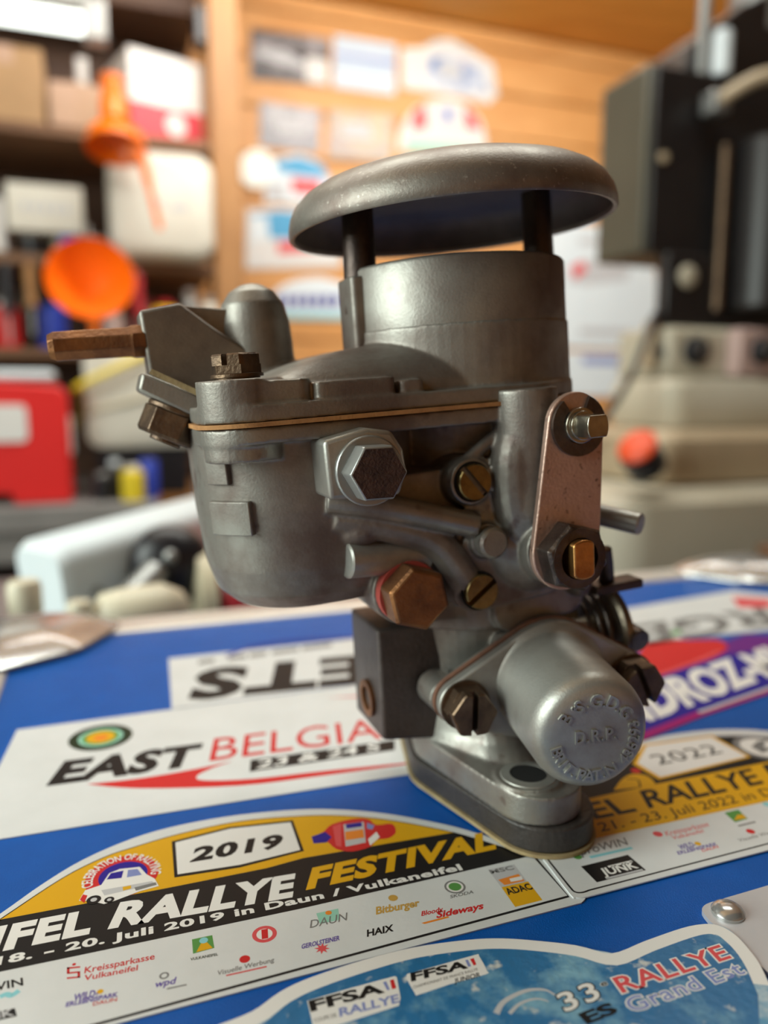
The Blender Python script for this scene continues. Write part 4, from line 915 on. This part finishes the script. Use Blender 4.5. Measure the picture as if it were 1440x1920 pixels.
# small things on the middle shelf
c = bg('label_box', -0.10, 2.07, 0.50, 'cream box with a faint print lying on two small tins', 'box')
mk('box_body', [bx(-0.082, 0.082, -0.06, 0.06, 0, 0.105)], 'can_plastic', c, bevel=0.004)
for k in range(5): mk('print_stroke', [bx(-0.05 + k * 0.022, -0.036 + k * 0.022, -0.0608, -0.0595, 0.045, 0.062)], 'ink_lightgrey', c)
c = bg('paper_carton', -0.248, 2.06, 0.4485, 'plain white carton at the far left of the middle shelf', 'box'); mk('box_body', [bx(-0.06, 0.06, -0.06, 0.06, 0, 0.105)], 'paper_white', c, bevel=0.004); mk('lid', [bx(-0.0615, 0.0615, -0.0615, 0.0615, 0.105, 0.118)], 'paper_white', c, bevel=0.002)
for i, (r_, m_, lb) in enumerate(((-0.135, 'black_plastic', 'black tin under the cream box, nearer the white carton'), (-0.065, 'cream_plastic', 'cream tin under the cream box, nearer the canister'))):
    c = bg('tin', r_, 2.07, 0.4485, lb, 'tin'); mk('tin_body', [cyl((0, 0, 0), (0, 0, 0.044), 0.026, ch=0.002)], m_, c); mk('tin_lid', [cyl((0, 0, 0.044), (0, 0, 0.051), 0.0265)], 'grey_metal', c)
c = bg('paper_roll', -0.0, 2.14, 0.4485, 'white paper roll standing beside the jerrycan', 'paper roll'); mk('roll', [lathe((0, 0, 0), (0, 0, 1), [(0.012, 0), (0.034, 0), (0.036, 0.01), (0.034, 0.07), (0.012, 0.072)], 32)], 'paper_white', c); mk('core', [ring((0, 0, 0), (0, 0, 1), 0.010, 0.012, 0, 0.073)], 'cardboard', c)
c = bg('sorting_tray', -0.03, 1.955, 0.4485, 'low violet-blue tray at the front of the middle shelf', 'tray'); mk('tray_floor', [bx(-0.04, 0.03, -0.03, 0.025, 0, 0.003)], 'blue_plastic', c)
for b_ in ((-0.04, 0.03, -0.03, -0.027), (-0.04, 0.03, 0.022, 0.025), (-0.04, -0.037, -0.03, 0.025), (0.027, 0.03, -0.03, 0.025)): mk('tray_wall', [bx(*b_, 0.003, 0.03)], 'blue_plastic', c)

def spray(name, r, s, z, h, rad, m, capm, label, group=None):
    o = bg(name, r, s, z, label, 'can', 0, group)
    mk('can_body', [lathe((0, 0, 0), (0, 0, 1), [(rad * .95, 0), (rad, 0.004), (rad, h * .8), (rad * .8, h * .86)], 28)], m, o)
    mk('can_cap', [cyl((0, 0, h * .86), (0, 0, h), rad * .6, ch=0.002)], capm, o)
spray('oil_can', -0.20, 2.05, 0.2365, 0.11, 0.03, 'red_paint', 'paper_white', 'squat red can on the lowest shelf at the far left')
spray('oil_can', -0.10, 2.05, 0.2365, 0.12, 0.032, 'blue_plastic', 'black_plastic', 'squat blue can on the lowest shelf below the funnel')
spray('oil_can', -0.15, 2.14, 0.2365, 0.15, 0.028, 'machine_olive', 'grey_metal', 'olive can behind the red and blue cans')
spray('oil_can', 0.04, 2.06, 0.2365, 0.10, 0.026, 'machine_pink', 'paper_white', 'pink can with white cap behind the brass pipe')
spray('oil_can', 0.11, 2.10, 0.2365, 0.15, 0.026, 'dark_red_paint', 'black_plastic', 'dark red can with black cap on the lowest shelf')
spray('oil_can', 0.16, 2.03, 0.2365, 0.12, 0.034, 'yellow_plastic', 'dark_red_paint', 'bright yellow can with red cap on the lowest shelf')
spray('oil_can', 0.225, 2.06, 0.2365, 0.155, 0.024, 'grey_metal', 'paper_white', 'silver can next to the wooden post')
spray('oil_can', 0.262, 1.98, 0.2365, 0.13, 0.018, 'can_plastic', 'grey_metal', 'slim pale can in front of the silver can')
# tools hanging under the middle shelf
for i, (r_, L_, m_, lb) in enumerate(((-0.19, 0.12, 'black_plastic', 'screwdriver with black handle hanging at the far left under the middle shelf'), (-0.14, 0.10, 'wood_post', 'wooden-handled screwdriver hanging under the middle shelf'), (0.095, 0.11, 'dark_red_paint', 'screwdriver with dark red handle hanging to the right of the round funnel'))):
    c = bg('screwdriver', r_, 1.992, 0.424 - L_ - 0.06, lb, 'screwdriver')
    mk('handle', [lathe((0, 0, 0.06), (0, 0, 1), [(0.006, 0), (0.013, 0.006), (0.011, 0.03), (0.014, L_ - 0.02), (0.009, L_)], 16)], m_, c); mk('blade', [cyl((0, 0, 0), (0, 0, 0.062), 0.004)], 'grey_metal', c)

# back bench with red machine, beige lamp head, cable
c = bg('back_bench', -0.45, 2.04, FLOOR_Z, 'grey bench along the back wall under the shelves', 'workbench')
mk('bench_top', [bx(-1.05, 0.555, -0.34, 0.345, 0.915 - 0.02, 0.95)], 'bench_grey', c, bevel=0.004)
mk('front_rail', [bx(-1.05, 0.555, -0.325, -0.29, 0.83, 0.894)], 'bench_grey', c, bevel=0.004)
mk('under_bench_shade', [bx(-1.0, 0.53, -0.24, 0.34, 0.05, 0.829)], 'black_plastic', c, bevel=0.004)  # black block standing in for the shade under the bench
for x in (-1.0, 0.50): mk('leg', [bx(x - 0.03, x + 0.03, -0.30, -0.24, 0, 0.83)], 'bench_grey', c)
c = bg('red_machine', -0.165, 1.80, -0.0995, 'red metal machine housing with white panels on the back bench', 'machine')
body_p = [(-0.14, 0.0), (-0.055, 0.0), (-0.05, 0.035), (0.03, 0.0), (0.10, 0.0), (0.10, 0.24), (0.085, 0.262), (-0.14, 0.268)]
mk('housing', [([V3(x, y, z_) for y in (-0.06, 0.08) for x, z_ in [(-0.16, 0.0), (-0.085, 0.0), (-0.075, 0.022), (-0.02, 0.022), (-0.012, 0.0), (0.098, 0.0), (0.098, 0.225), (0.085, 0.245), (-0.16, 0.26)]], [list(range(9)), list(range(9, 18))] + [[i, (i + 1) % 9, 9 + (i + 1) % 9, 9 + i] for i in range(9)])], 'red_paint', c, bevel=0.006)
mk('white_panel', [loft([[V3(x, -0.064, z_) for x, z_ in rr_fixed(-0.15, 0.02, 0.13, 0.205, 0.012)], [V3(x, -0.0605, z_) for x, z_ in rr_fixed(-0.15, 0.02, 0.13, 0.205, 0.012)]])], 'paper_white', c)
mk('top_cover', [bx(-0.158, 0.075, -0.052, 0.072, 0.256, 0.275)], 'paper_cool', c, bevel=0.006)
mk('side_panel', [bx(0.0975, 0.103, -0.05, 0.06, 0.10, 0.18)], 'paper_white', c, bevel=0.003)
mk('round_opening', [lathe((-0.10, -0.0605, 0.085), (0, -1, 0), [(0.05, 0), (0.05, 0.003), (0.042, 0.004), (0.042, 0.0015), (0, 0.0014)], 30)], 'black_plastic', c)
mk('inner_wheel', [lathe((-0.115, -0.0635, 0.075), (0, -1, 0), [(0.026, 0), (0.026, 0.006), (0.02, 0.009), (0, 0.009)], 26)], 'cream_plastic', c)
c = bg('beige_case', 0.072, 1.895, -0.0995, 'rounded beige plastic housing on the back bench behind the inlet pipe', 'machine')
secs = []
for y, ins in ((-0.09, 0.02), (-0.08, 0.0), (0.06, 0.0), (0.075, 0.015)): secs.append([V3(x, y, z_) for x, z_ in rr_fixed(-0.105 + ins, 0.13 - ins, 0.11 + ins, 0.325 - ins, 0.03)])
mk('housing', [loft(secs)], 'can_plastic', c, smooth=50); mk('plinth', [bx(-0.09, 0.11, -0.07, 0.06, 0, 0.115)], 'black_plastic', c, bevel=0.004)
mk('cover_lip', [tube(smooth_path([(-0.10, -0.092, 0.19), (0.0, -0.095, 0.215), (0.12, -0.092, 0.26)], 6), 0.004, 8)], 'cream_plastic', c)
q0, q1, q2 = rm(140, 725, 1.80), rm(220, 690, 1.80), rm(300, 650, 1.80)
tag(mk('yellow_cable', [tube(smooth_path([RW(-0.12, 1.94, -0.09), RW(-0.095, 1.935, 0.0), RW(-0.048, 1.915, 0.08), RW(-0.046, 1.85, 0.13), RW(q0[0] + 0.008, 1.775, q0[2]), RW(q1[0], 1.77, q1[2]), RW(q2[0], 1.80, q2[2]), RW(q2[0] + 0.05, 1.88, q2[2] + 0.05), RW(q2[0] + 0.06, 1.97, 0.30)], 6), 0.0075, 10)], 'yellow_plastic'), 'yellow cable drooping in front of the beige housing', 'cable')
for r_, s_, h_, ra, m_, cm, lb in ((-0.005, 1.76, 0.06, 0.022, 'black_plastic', 'grey_metal', 'black jar beside the red machine'), (0.055, 1.74, 0.075, 0.024, 'yellow_plastic', 'paper_white', 'short yellow jar with white lid on the back bench'), (0.09, 1.76, 0.10, 0.02, 'blue_plastic', 'black_plastic', 'dark blue bottle at the end of the back bench'), (0.02, 1.775, 0.085, 0.018, 'machine_black', 'paper_cool', 'black bottle with pale cap between red machine and yellow jar')):
    spray('shop_jar', r_, s_, -0.0995, h_, ra, m_, cm, lb)

# fluorescent lamp
c = bg('fluorescent_lamp', -0.24, 1.70, 0.80, 'lit white fluorescent tube lamp at the upper left', 'lamp')
mk('tube', [cyl((-0.55, 0, 0.03), (0.242, 0, 0.03), 0.019)], 'tube_light', c)
mk('lamp_holder', [bx(0.243, 0.285, -0.022, 0.022, 0.0, 0.075)], 'paper_white', c, bevel=0.004); mk('lamp_holder', [bx(-0.60, -0.551, -0.022, 0.022, 0.0, 0.075)], 'paper_white', c, bevel=0.004)
mk('lamp_body', [bx(-0.60, 0.285, -0.03, 0.03, 0.076, 0.11)], 'paper_white', c, bevel=0.004)
for x in (-0.45, 0.15): mk('hanger', [cyl((x, 0, 0.11), (x, 0, CEIL - 0.80 - 0.001), 0.004)], 'grey_metal', c)
c = bg('steel_stay', 0.0, 1.95, 0.7355, 'pale steel stay standing on the top shelf under the lamp', 'stay'); mk('bar', [bx(-0.013, 0.013, 0.0, 0.012, 0.0, 0.22)], 'paper_white', c, bevel=0.002); mk('foot_plate', [bx(-0.03, 0.03, -0.012, 0.03, 0, 0.006)], 'grey_metal', c); c.location = RW(-0.005, 2.18, 0.7355)

# photographs, plates and papers on the pine wall
def on_wall(name, px, m, label, cat, th=0.004, edge=None, marks=()):
    P = [rm(u, v, WALL_S - 0.001) for u, v in px]
    cr = sum(p[0] for p in P) / len(P); cz = min(p[2] for p in P)
    o = bg(name, cr, WALL_S - 0.0012, cz, label, cat)
    poly = [(p[0] - cr, p[2] - cz) for p in P]
    n = len(poly)
    V = [V3(x, 0.0, z_) for x, z_ in poly] + [V3(x, -th, z_) for x, z_ in poly]
    F = [list(range(n)), list(range(n, 2 * n))] + [[i, (i + 1) % n, n + (i + 1) % n, n + i] for i in range(n)]
    mk('sheet', [(V, F)], edge or m, o, smooth=0)
    if edge:
        mx, mz = sum(p[0] for p in poly) / n, sum(p[1] for p in poly) / n
        q = [(mx + (x - mx) * 0.90, mz + (z_ - mz) * 0.88) for x, z_ in poly]
        mk('picture', [([V3(x, -th - 0.0006, z_) for x, z_ in q], [list(range(n))])], m, o, smooth=0)
    for k, (pp, mm) in enumerate(marks):
        Q = [rm(u, v, WALL_S - 0.001) for u, v in pp]
        mk('printed_field', [([V3(p[0] - cr, -th - 0.0009 - 0.0004 * k, p[2] - cz) for p in Q], [list(range(len(Q)))])], mm, o, smooth=0)
    return o
on_wall('photograph', [(470, 53), (617, 75), (615, 162), (470, 148)], 'photo_dark', 'dark landscape photograph, leftmost in the top row on the wall', 'photograph', marks=[([(572, 108), (614, 113), (613, 160), (573, 154)], 'paper_white'), ([(480, 95), (530, 95), (575, 120), (560, 130), (490, 110)], 'ink_lightgrey')])
on_wall('photograph', [(626, 66), (742, 84), (740, 180), (624, 164)], 'photo_sky', 'pale blue landscape photograph in the top row on the wall', 'photograph', marks=[([(627, 100), (741, 116), (741, 124), (627, 106)], 'ink_bluegrey')])
on_wall('photograph', [(487, 190), (600, 206), (598, 288), (486, 274)], 'photo_grey', 'grey photograph in the second row, left of the brown one', 'photograph', marks=[([(510, 215), (565, 222), (575, 250), (520, 250)], 'ink_lightgrey')])
on_wall('photograph', [(617, 205), (738, 214), (732, 304), (614, 296)], 'photo_dusk', 'brownish photograph in the second row on the wall', 'photograph', marks=[([(640, 230), (690, 235), (700, 262), (640, 258)], 'ink_lightgrey')])
on_wall('rally_sign', [(752, 92), (790, 90), (815, 76), (845, 74), (878, 92), (925, 122), (932, 180), (915, 196), (870, 184), (752, 166)], 'paper_white', 'white car-shaped rally plate at the right of the top row', 'sign', marks=[([(800, 110), (850, 104), (905, 128), (915, 172), (880, 176), (800, 160)], 'print_mixed'), ([(820, 118), (855, 118), (870, 150), (825, 148)], 'ink_lightgrey')])
on_wall('rally_sign', arcpts([(746, 268), (752, 240), (775, 205), (815, 188), (860, 190), (900, 225), (912, 275)], 3) + [(912, 292), (745, 284)], 'paper_white', 'arched white and red rally plate just above the metal cap', 'sign', marks=[([(775, 210), (795, 196), (800, 240), (770, 245)], 'ink_pinkred'), ([(870, 200), (893, 222), (900, 245), (872, 240)], 'ink_pinkred'), ([(828, 205), (845, 205), (848, 228), (830, 230)], 'ink_bluegrey'), ([(760, 262), (905, 275), (905, 286), (758, 278)], 'ink_mint')])
on_wall('wall_disc', [(480 + 33 * math.cos(t), 318 - 36 * math.sin(t)) for t in [2 * math.pi * k / 24 for k in range(24)]], 'disc_white', 'round pale disc on the wall beside the post', 'disc', th=0.012)  # plain pale round disc, nothing printed on it
on_wall('rally_sign', [(500, 300), (560, 290), (600, 305), (625, 345), (630, 385), (495, 380)], 'paper_cool', 'pale sticker with a blue arch beside the round disc', 'sign', marks=[([(515, 305), (560, 294), (605, 312), (618, 335), (560, 330), (520, 322)], 'ink_skyblue'), ([(545, 335), (600, 340), (605, 366), (548, 362)], 'ink_pinkred'), ([(500, 345), (535, 345), (535, 375), (500, 372)], 'ink_lightgrey')])
on_wall('rally_sign', [(462, 392), (560, 390), (625, 400), (640, 500), (460, 505)], 'paper_white', 'white sticker with a blue landscape, left of the metal cap', 'sign', marks=[([(470, 402), (530, 395), (590, 410), (590, 450), (470, 446)], 'ink_skyblue'), ([(466, 408), (500, 405), (505, 450), (470, 455)], 'paper_cool'), ([(520, 455), (600, 450), (610, 470), (520, 476)], 'ink_pinkred')])
on_wall('rally_sign', arcpts([(500, 560), (540, 530), (600, 520), (650, 535)], 3) + [(690, 560), (690, 600), (500, 596)], 'paper_cool', 'white plate with blue writing to the left of the throat', 'sign',
        marks=[([(505, 585), (690, 590), (690, 600), (505, 597)], 'ink_teal')] + [([(515 + k * 18, 556), (528 + k * 18, 554), (528 + k * 18, 574), (515 + k * 18, 574)], 'ink_navy') for k in range(7)])
on_wall('poster', [(1010, 418), (1222, 428), (1240, 655), (1020, 650)], 'paper_cool', 'white poster with a faint car picture behind the throat', 'poster',
        marks=[([(1085, 445 + 1), (1175, 448), (1176, 462), (1085, 460)], 'ink_lightgrey'), ([(1065, 500), (1100, 485), (1180, 505), (1175, 525), (1100, 535), (1065, 530)], 'ink_lightgrey'), ([(1070, 500), (1090, 490), (1100, 505), (1075, 525)], 'ink_pinkred'), ([(1085, 615), (1180, 618), (1180, 630), (1085, 628)], 'ink_lightgrey')])
on_wall('poster', [(1020, 658), (1240, 662), (1244, 742), (1026, 744)], 'paper_cool', 'white notice below the car poster', 'poster', marks=[([(1090, 668), (1185, 670), (1185, 684), (1090, 682)], 'ink_bluegrey')])
on_wall('rally_sign', [(366, 818), (376, 806), (404, 842), (406, 985), (368, 992)], 'paper_cool', 'blue and white sticker low on the wall beside the float bowl', 'sign', marks=[([(367, 850), (382, 846), (386, 905), (369, 912)], 'ink_skyblue'), ([(369, 908), (390, 900), (394, 980), (370, 984)], 'ink_skyblue'), ([(380, 862), (400, 868), (398, 910), (384, 905)], 'ink_orange')])

# things on the near bench behind the case
c = bg('hand_grinder', 0.036, 0.61, TB + 0.0005, 'red and white hand grinder with a black wheel lying behind the case', 'power tool')
def skew_box(p0, p1, w, h, ins=0.008):
    p0, p1 = Vector(p0), Vector(p1); d = (p1 - p0).normalized(); sd = Vector((0, 0, 1)).cross(d).normalized(); up = d.cross(sd)
    return loft([[p + sd * x + up * y for x, y in rr_fixed(-w * f, w * f, -h * f, h * f, 0.012 * f)] for p, f in ((p0 - d * 0.0, 0.86), (p0 + d * ins, 1), (p1 - d * ins, 1), (p1, 0.86))])
mk('white_housing', [skew_box((-0.082, -0.035, 0.125), (0.060, 0.06, 0.143), 0.032, 0.030)], 'paper_cool', c, smooth=45)
mk('housing_foot', [bx(-0.05, 0.03, -0.02, 0.05, 0, 0.10)], 'bench_grey', c, bevel=0.006)
mk('wheel', [lathe((0.004, -0.050, 0.137), (-0.15, -1, 0.05), [(0.010, -0.022), (0.0265, -0.018), (0.029, -0.008), (0.027, 0.002), (0.018, 0.009), (0.0, 0.012)], 34)], 'black_plastic', c, smooth=50)
mk('wheel_hub', [ball((0.004, -0.062, 0.146), 0.005, 14)], 'grey_metal', c)
mk('grip', [tube([(-0.006, -0.060, 0.136), (-0.020, -0.075, 0.125), (-0.033, -0.088, 0.114)], [0.009, 0.010, 0.011], 16)], 'grey_metal', c, smooth=50)
mk('grip_end', [lathe((-0.031, -0.086, 0.116), (-0.62, -0.6, -0.5), [(0.011, 0), (0.0135, 0.003), (0.0135, 0.014), (0.010, 0.018), (0.006, 0.016), (0, 0.012)], 22)], 'black_plastic', c, smooth=50)
mk('motor_drum', [lathe((0.026, -0.045, 0.112), (1, 0.12, -0.02), [(0.020, 0), (0.030, 0.004), (0.042, 0.02), (0.043, 0.11), (0.036, 0.12)], 36)], 'dark_red_paint', c, smooth=50)
mk('drum_collar', [lathe((0.018, -0.046, 0.112), (1, 0.12, -0.02), [(0.018, 0), (0.034, 0.002), (0.036, 0.012), (0.030, 0.014)], 36)], 'cream_plastic', c, smooth=50)
mk('stand', [bx(0.05, 0.13, -0.06, 0.02, 0, 0.074)], 'bench_grey', c, bevel=0.006)
mk('housing_screw', [lathe((-0.045, -0.052, 0.122), (0.25, -1, 0), [(0.0045, 0), (0.0045, 0.002), (0, 0.0022)], 14)], 'grey_metal', c)
def bottle(name, r, s, h, rad, label, capm='pale_cream', m='pale_cream'):
    o = bg(name, r, s, TB + 0.0005, label, 'bottle')
    mk('bottle_body', [lathe((0, 0, 0), (0, 0, 1), [(rad * .9, 0), (rad, 0.004), (rad, h * .72), (rad * .85, h * .80), (rad * .45, h * .86)], 28)], m, o, smooth=50)
    mk('bottle_cap', [lathe((0, 0, h * .86), (0, 0, 1), [(rad * .62, 0), (rad * .72, 0.003), (rad * .72, h * .12), (rad * .6, h * .14)], 28)], capm, o, smooth=50)
    return o
bottle('cream_bottle', -0.047, 0.475, 0.152, 0.013, 'slim cream bottle with wide cap behind the steel corner', m='grey_metal')
bottle('cream_bottle', -0.083, 0.470, 0.146, 0.018, 'white bottle at the left edge of the picture', 'paper_white')
bottle('cream_bottle', -0.018, 0.468, 0.139, 0.010, 'small cream bottle just right of the slim one')
o = bg('cream_tube', 0.010, 0.475, TB + 0.0005, 'fat cream tube propped on a block behind the case edge', 'tube')
mk('tube_body', [lathe((-0.02, 0.0, 0.126), (1, 0.1, 0.05), [(0.008, 0), (0.014, 0.004), (0.0155, 0.015), (0.0155, 0.04), (0.009, 0.052), (0.003, 0.055)], 26)], 'pale_cream', o, smooth=50); mk('block', [bx(-0.02, 0.035, -0.02, 0.02, 0, 0.1105)], 'bench_grey', o, bevel=0.003)

# ------------------------------------------------------------------ milling machine at the right
MB_Z = TB
c = bg('milling_machine', 0.95, 1.05, MB_Z + 0.0005, 'black and cream bench milling machine at the right of the picture', 'machine')
Z0 = -MB_Z
def mb(r0, r1, s0, s1, z0, z1): return bx(r0 - 0.95, r1 - 0.95, s0 - 1.05, s1 - 1.05, z0 + Z0, z1 + Z0)
hd = mk('belt_cover', [mb(0.776, 1.25, 1.0, 1.115, 0.335, 0.604)], 'machine_olive', c, bevel=0.006)
mk('head_front', [mb(0.783, 1.25, 0.99, 1.0, 0.335, 0.598)], 'machine_black', c, bevel=0.004)
mk('head_top', [prism([(-0.09, 0.0), (0.30, 0.0), (0.30, 0.155), (0.09, 0.155), (0.02, 0.12), (-0.075, 0.05)], (0, 0.0, 0.604 + Z0), (1, 0, 0), (0, 0, 1), -0.12, 0.02)], 'machine_black', c, bevel=0.006)
mk('spindle_housing', [mb(0.806, 1.25, 0.975, 1.0, 0.225, 0.335)], 'machine_black', c, bevel=0.006)
mk('motor', [cyl((0.02, -0.10, 0.25 + Z0), (0.02, -0.10, 0.50 + Z0), 0.055, ch=0.006)], 'machine_black', c)
mk('motor_rib', [cyl((-0.055, -0.085, 0.25 + Z0), (-0.055, -0.085, 0.49 + Z0), 0.008)], 'bronze_dark', c)
mk('guard_ring', [tube(smooth_path([(-0.085, -0.09, 0.545 + Z0), (-0.03, -0.13, 0.575 + Z0), (0.06, -0.14, 0.565 + Z0), (0.13, -0.12, 0.52 + Z0)], 6), 0.010, 10)], 'machine_tan', c)
mk('guard_clip', [bx(-0.095, -0.065, -0.10, -0.07, 0.53 + Z0, 0.56 + Z0)], 'grey_metal', c, bevel=0.003)
mk('bolt_head', [lathe((0.845 - 0.95, -0.071, 0.30 + Z0), (0, -1, 0), [(0.017, 0), (0.017, 0.006), (0.013, 0.009), (0, 0.010)], 24)], 'machine_cream', c)
mk('bolt_head', [lathe((0.80 - 0.95, -0.061, 0.47 + Z0), (0, -1, 0), [(0.008, 0), (0.007, 0.004), (0, 0.005)], 18)], 'machine_tan', c)
mk('guide_rod', [cyl((-0.052, -0.02, 0.60 + Z0), (-0.052, -0.02, 1.05 + Z0), 0.010)], 'grey_metal', c)
mk('rod_clamp', [cyl((-0.042, -0.05, 0.60 + Z0), (-0.042, -0.05, 0.665 + Z0), 0.014, ch=0.003)], 'paper_cool', c)
mk('column', [cyl((0.085, 0.02, 0.70 + Z0), (0.085, 0.02, 1.05 + Z0), 0.042)], 'grey_metal', c)
mk('rear_column', [mb(0.92, 1.04, 1.03, 1.075, TB + 0.001, 0.334)], 'machine_black', c, bevel=0.006)
# cream lower part
mk('control_panel', [mb(0.80, 1.25, 0.955, 1.08, 0.148, 0.224)], 'machine_cream', c, bevel=0.010)
mk('switch_box', [mb(0.905, 1.05, 0.925, 0.955, 0.150, 0.222)], 'machine_pink', c, bevel=0.006)
for r_, s_, ra in ((0.848, 0.955, 0.021), (0.792, 0.975, 0.006), (0.947, 0.925, 0.020)):
    k = mk('knob', [lathe((r_ - 0.95, s_ - 1.05, 0.188 + Z0), (0, -1, 0), [(ra, 0), (ra, 0.008), (ra * .85, 0.014), (0, 0.015)], 26)], 'black_plastic', c); mk('knob_pointer', [bx(r_ - 0.95 - ra * .15, r_ - 0.95 + ra * .15, s_ - 1.05 - 0.0165, s_ - 1.05 - 0.0145, 0.188 + Z0 - ra * .2, 0.188 + Z0 + ra * .8)], 'grey_metal', k)
mk('side_bracket', [mb(0.785, 0.80, 0.975, 1.0, 0.16, 0.235)], 'machine_tan', c, bevel=0.006)
mk('table_body', [loft([[V3(x, y, z_ + Z0) for x, y in rr_fixed(-0.165 - g, 0.30, -0.13 - g, 0.03, 0.03)] for z_, g in ((0.075, 0.0), (0.085, 0.005), (0.135, 0.005), (0.147, -0.005))])], 'machine_cream', c, smooth=40)
mk('saddle', [loft([[V3(x, y, z_ + Z0) for x, y in rr_fixed(-0.235 - g, 0.30, -0.20 - g, 0.03, 0.03)] for z_, g in ((0.0, 0.0), (0.01, 0.006), (0.06, 0.006), (0.073, -0.005))])], 'machine_tan', c, smooth=40)
mk('base_casting', [loft([[V3(x, y, z_ + Z0) for x, y in rr_fixed(-0.34 - g, 0.30, -0.25 - g, 0.08, 0.05)] for z_, g in ((TB + 0.001, 0.0), (-0.10, 0.008), (-0.02, 0.008), (-0.004, -0.01))])], 'machine_cream', c, smooth=40)
q = rm(1195, 838, 0.80)
sb = mk('stop_button', [lathe((q[0] - 0.95 , q[1] - 1.05, q[2] + Z0), (-0.85, -0.35, 0.75), [(0.012, -0.006), (0.024, -0.004), (0.0255, 0.001), (0.022, 0.005), (0.012, 0.007), (0, 0.0075)], 30)], 'button_red', c, smooth=50, label='red mushroom stop button')
mk('button_base', [lathe((q[0] - 0.95 + 0.01, q[1] - 1.05 + 0.01, q[2] + Z0 - 0.008), (-0.85, -0.35, 0.75), [(0.026, -0.03), (0.026, -0.002), (0.018, 0.0)], 28)], 'black_plastic', sb)
q0, q1, q2 = rm(1222, 600, 0.98), rm(1190, 690, 0.95), rm(1150, 760, 0.93)
mk('power_cord', [tube(smooth_path([RW(q0[0] + 0.02, 0.985, q0[2] + 0.01), RW(q0[0] - 0.006, 0.97, q0[2]), RW(*q1), RW(*q2), RW(q2[0] - 0.02, 1.0, 0.02), RW(q2[0] - 0.05, 1.16, TB + 0.006)], 6), 0.005, 8)], 'black_plastic', c, xf=lambda q: c.matrix_basis.inverted() @ Vector(q))
o = bg('wooden_box', 0.80, 0.64, TB + 0.0005, 'brown wooden box behind the far right corner of the case', 'box')
mk('box_body', [bx(-0.085, 0.12, -0.03, 0.04, 0, 0.075)], 'wood_post', o, bevel=0.003); mk('box_lid', [bx(-0.088, 0.123, -0.033, 0.043, 0.0755, 0.088)], 'shelf_wood', o, bevel=0.003)

# ------------------------------------------------------------------ groups of look-alikes
GROUPS = {'oil_can': 'cans on the lowest shelf', 'shop_jar': 'jars and bottles on the back bench', 'photograph': 'photographs on the pine wall', 'rally_sign': 'rally plates on the pine wall',
          'carton': 'cartons on the top shelf', 'screwdriver': 'screwdrivers under the middle shelf', 'cream_bottle': 'bottles behind the case corner', 'funnel': 'orange funnels', 'tin': 'tins on the middle shelf', 'poster': 'papers on the pine wall'}
for o in COL.objects:
    if o.parent is None and 'category' in o:
        g = GROUPS.get(o.name.split('.')[0])
        if g: o['group'] = g
for o in COL.objects:
    if '_z' in o: del o['_z']
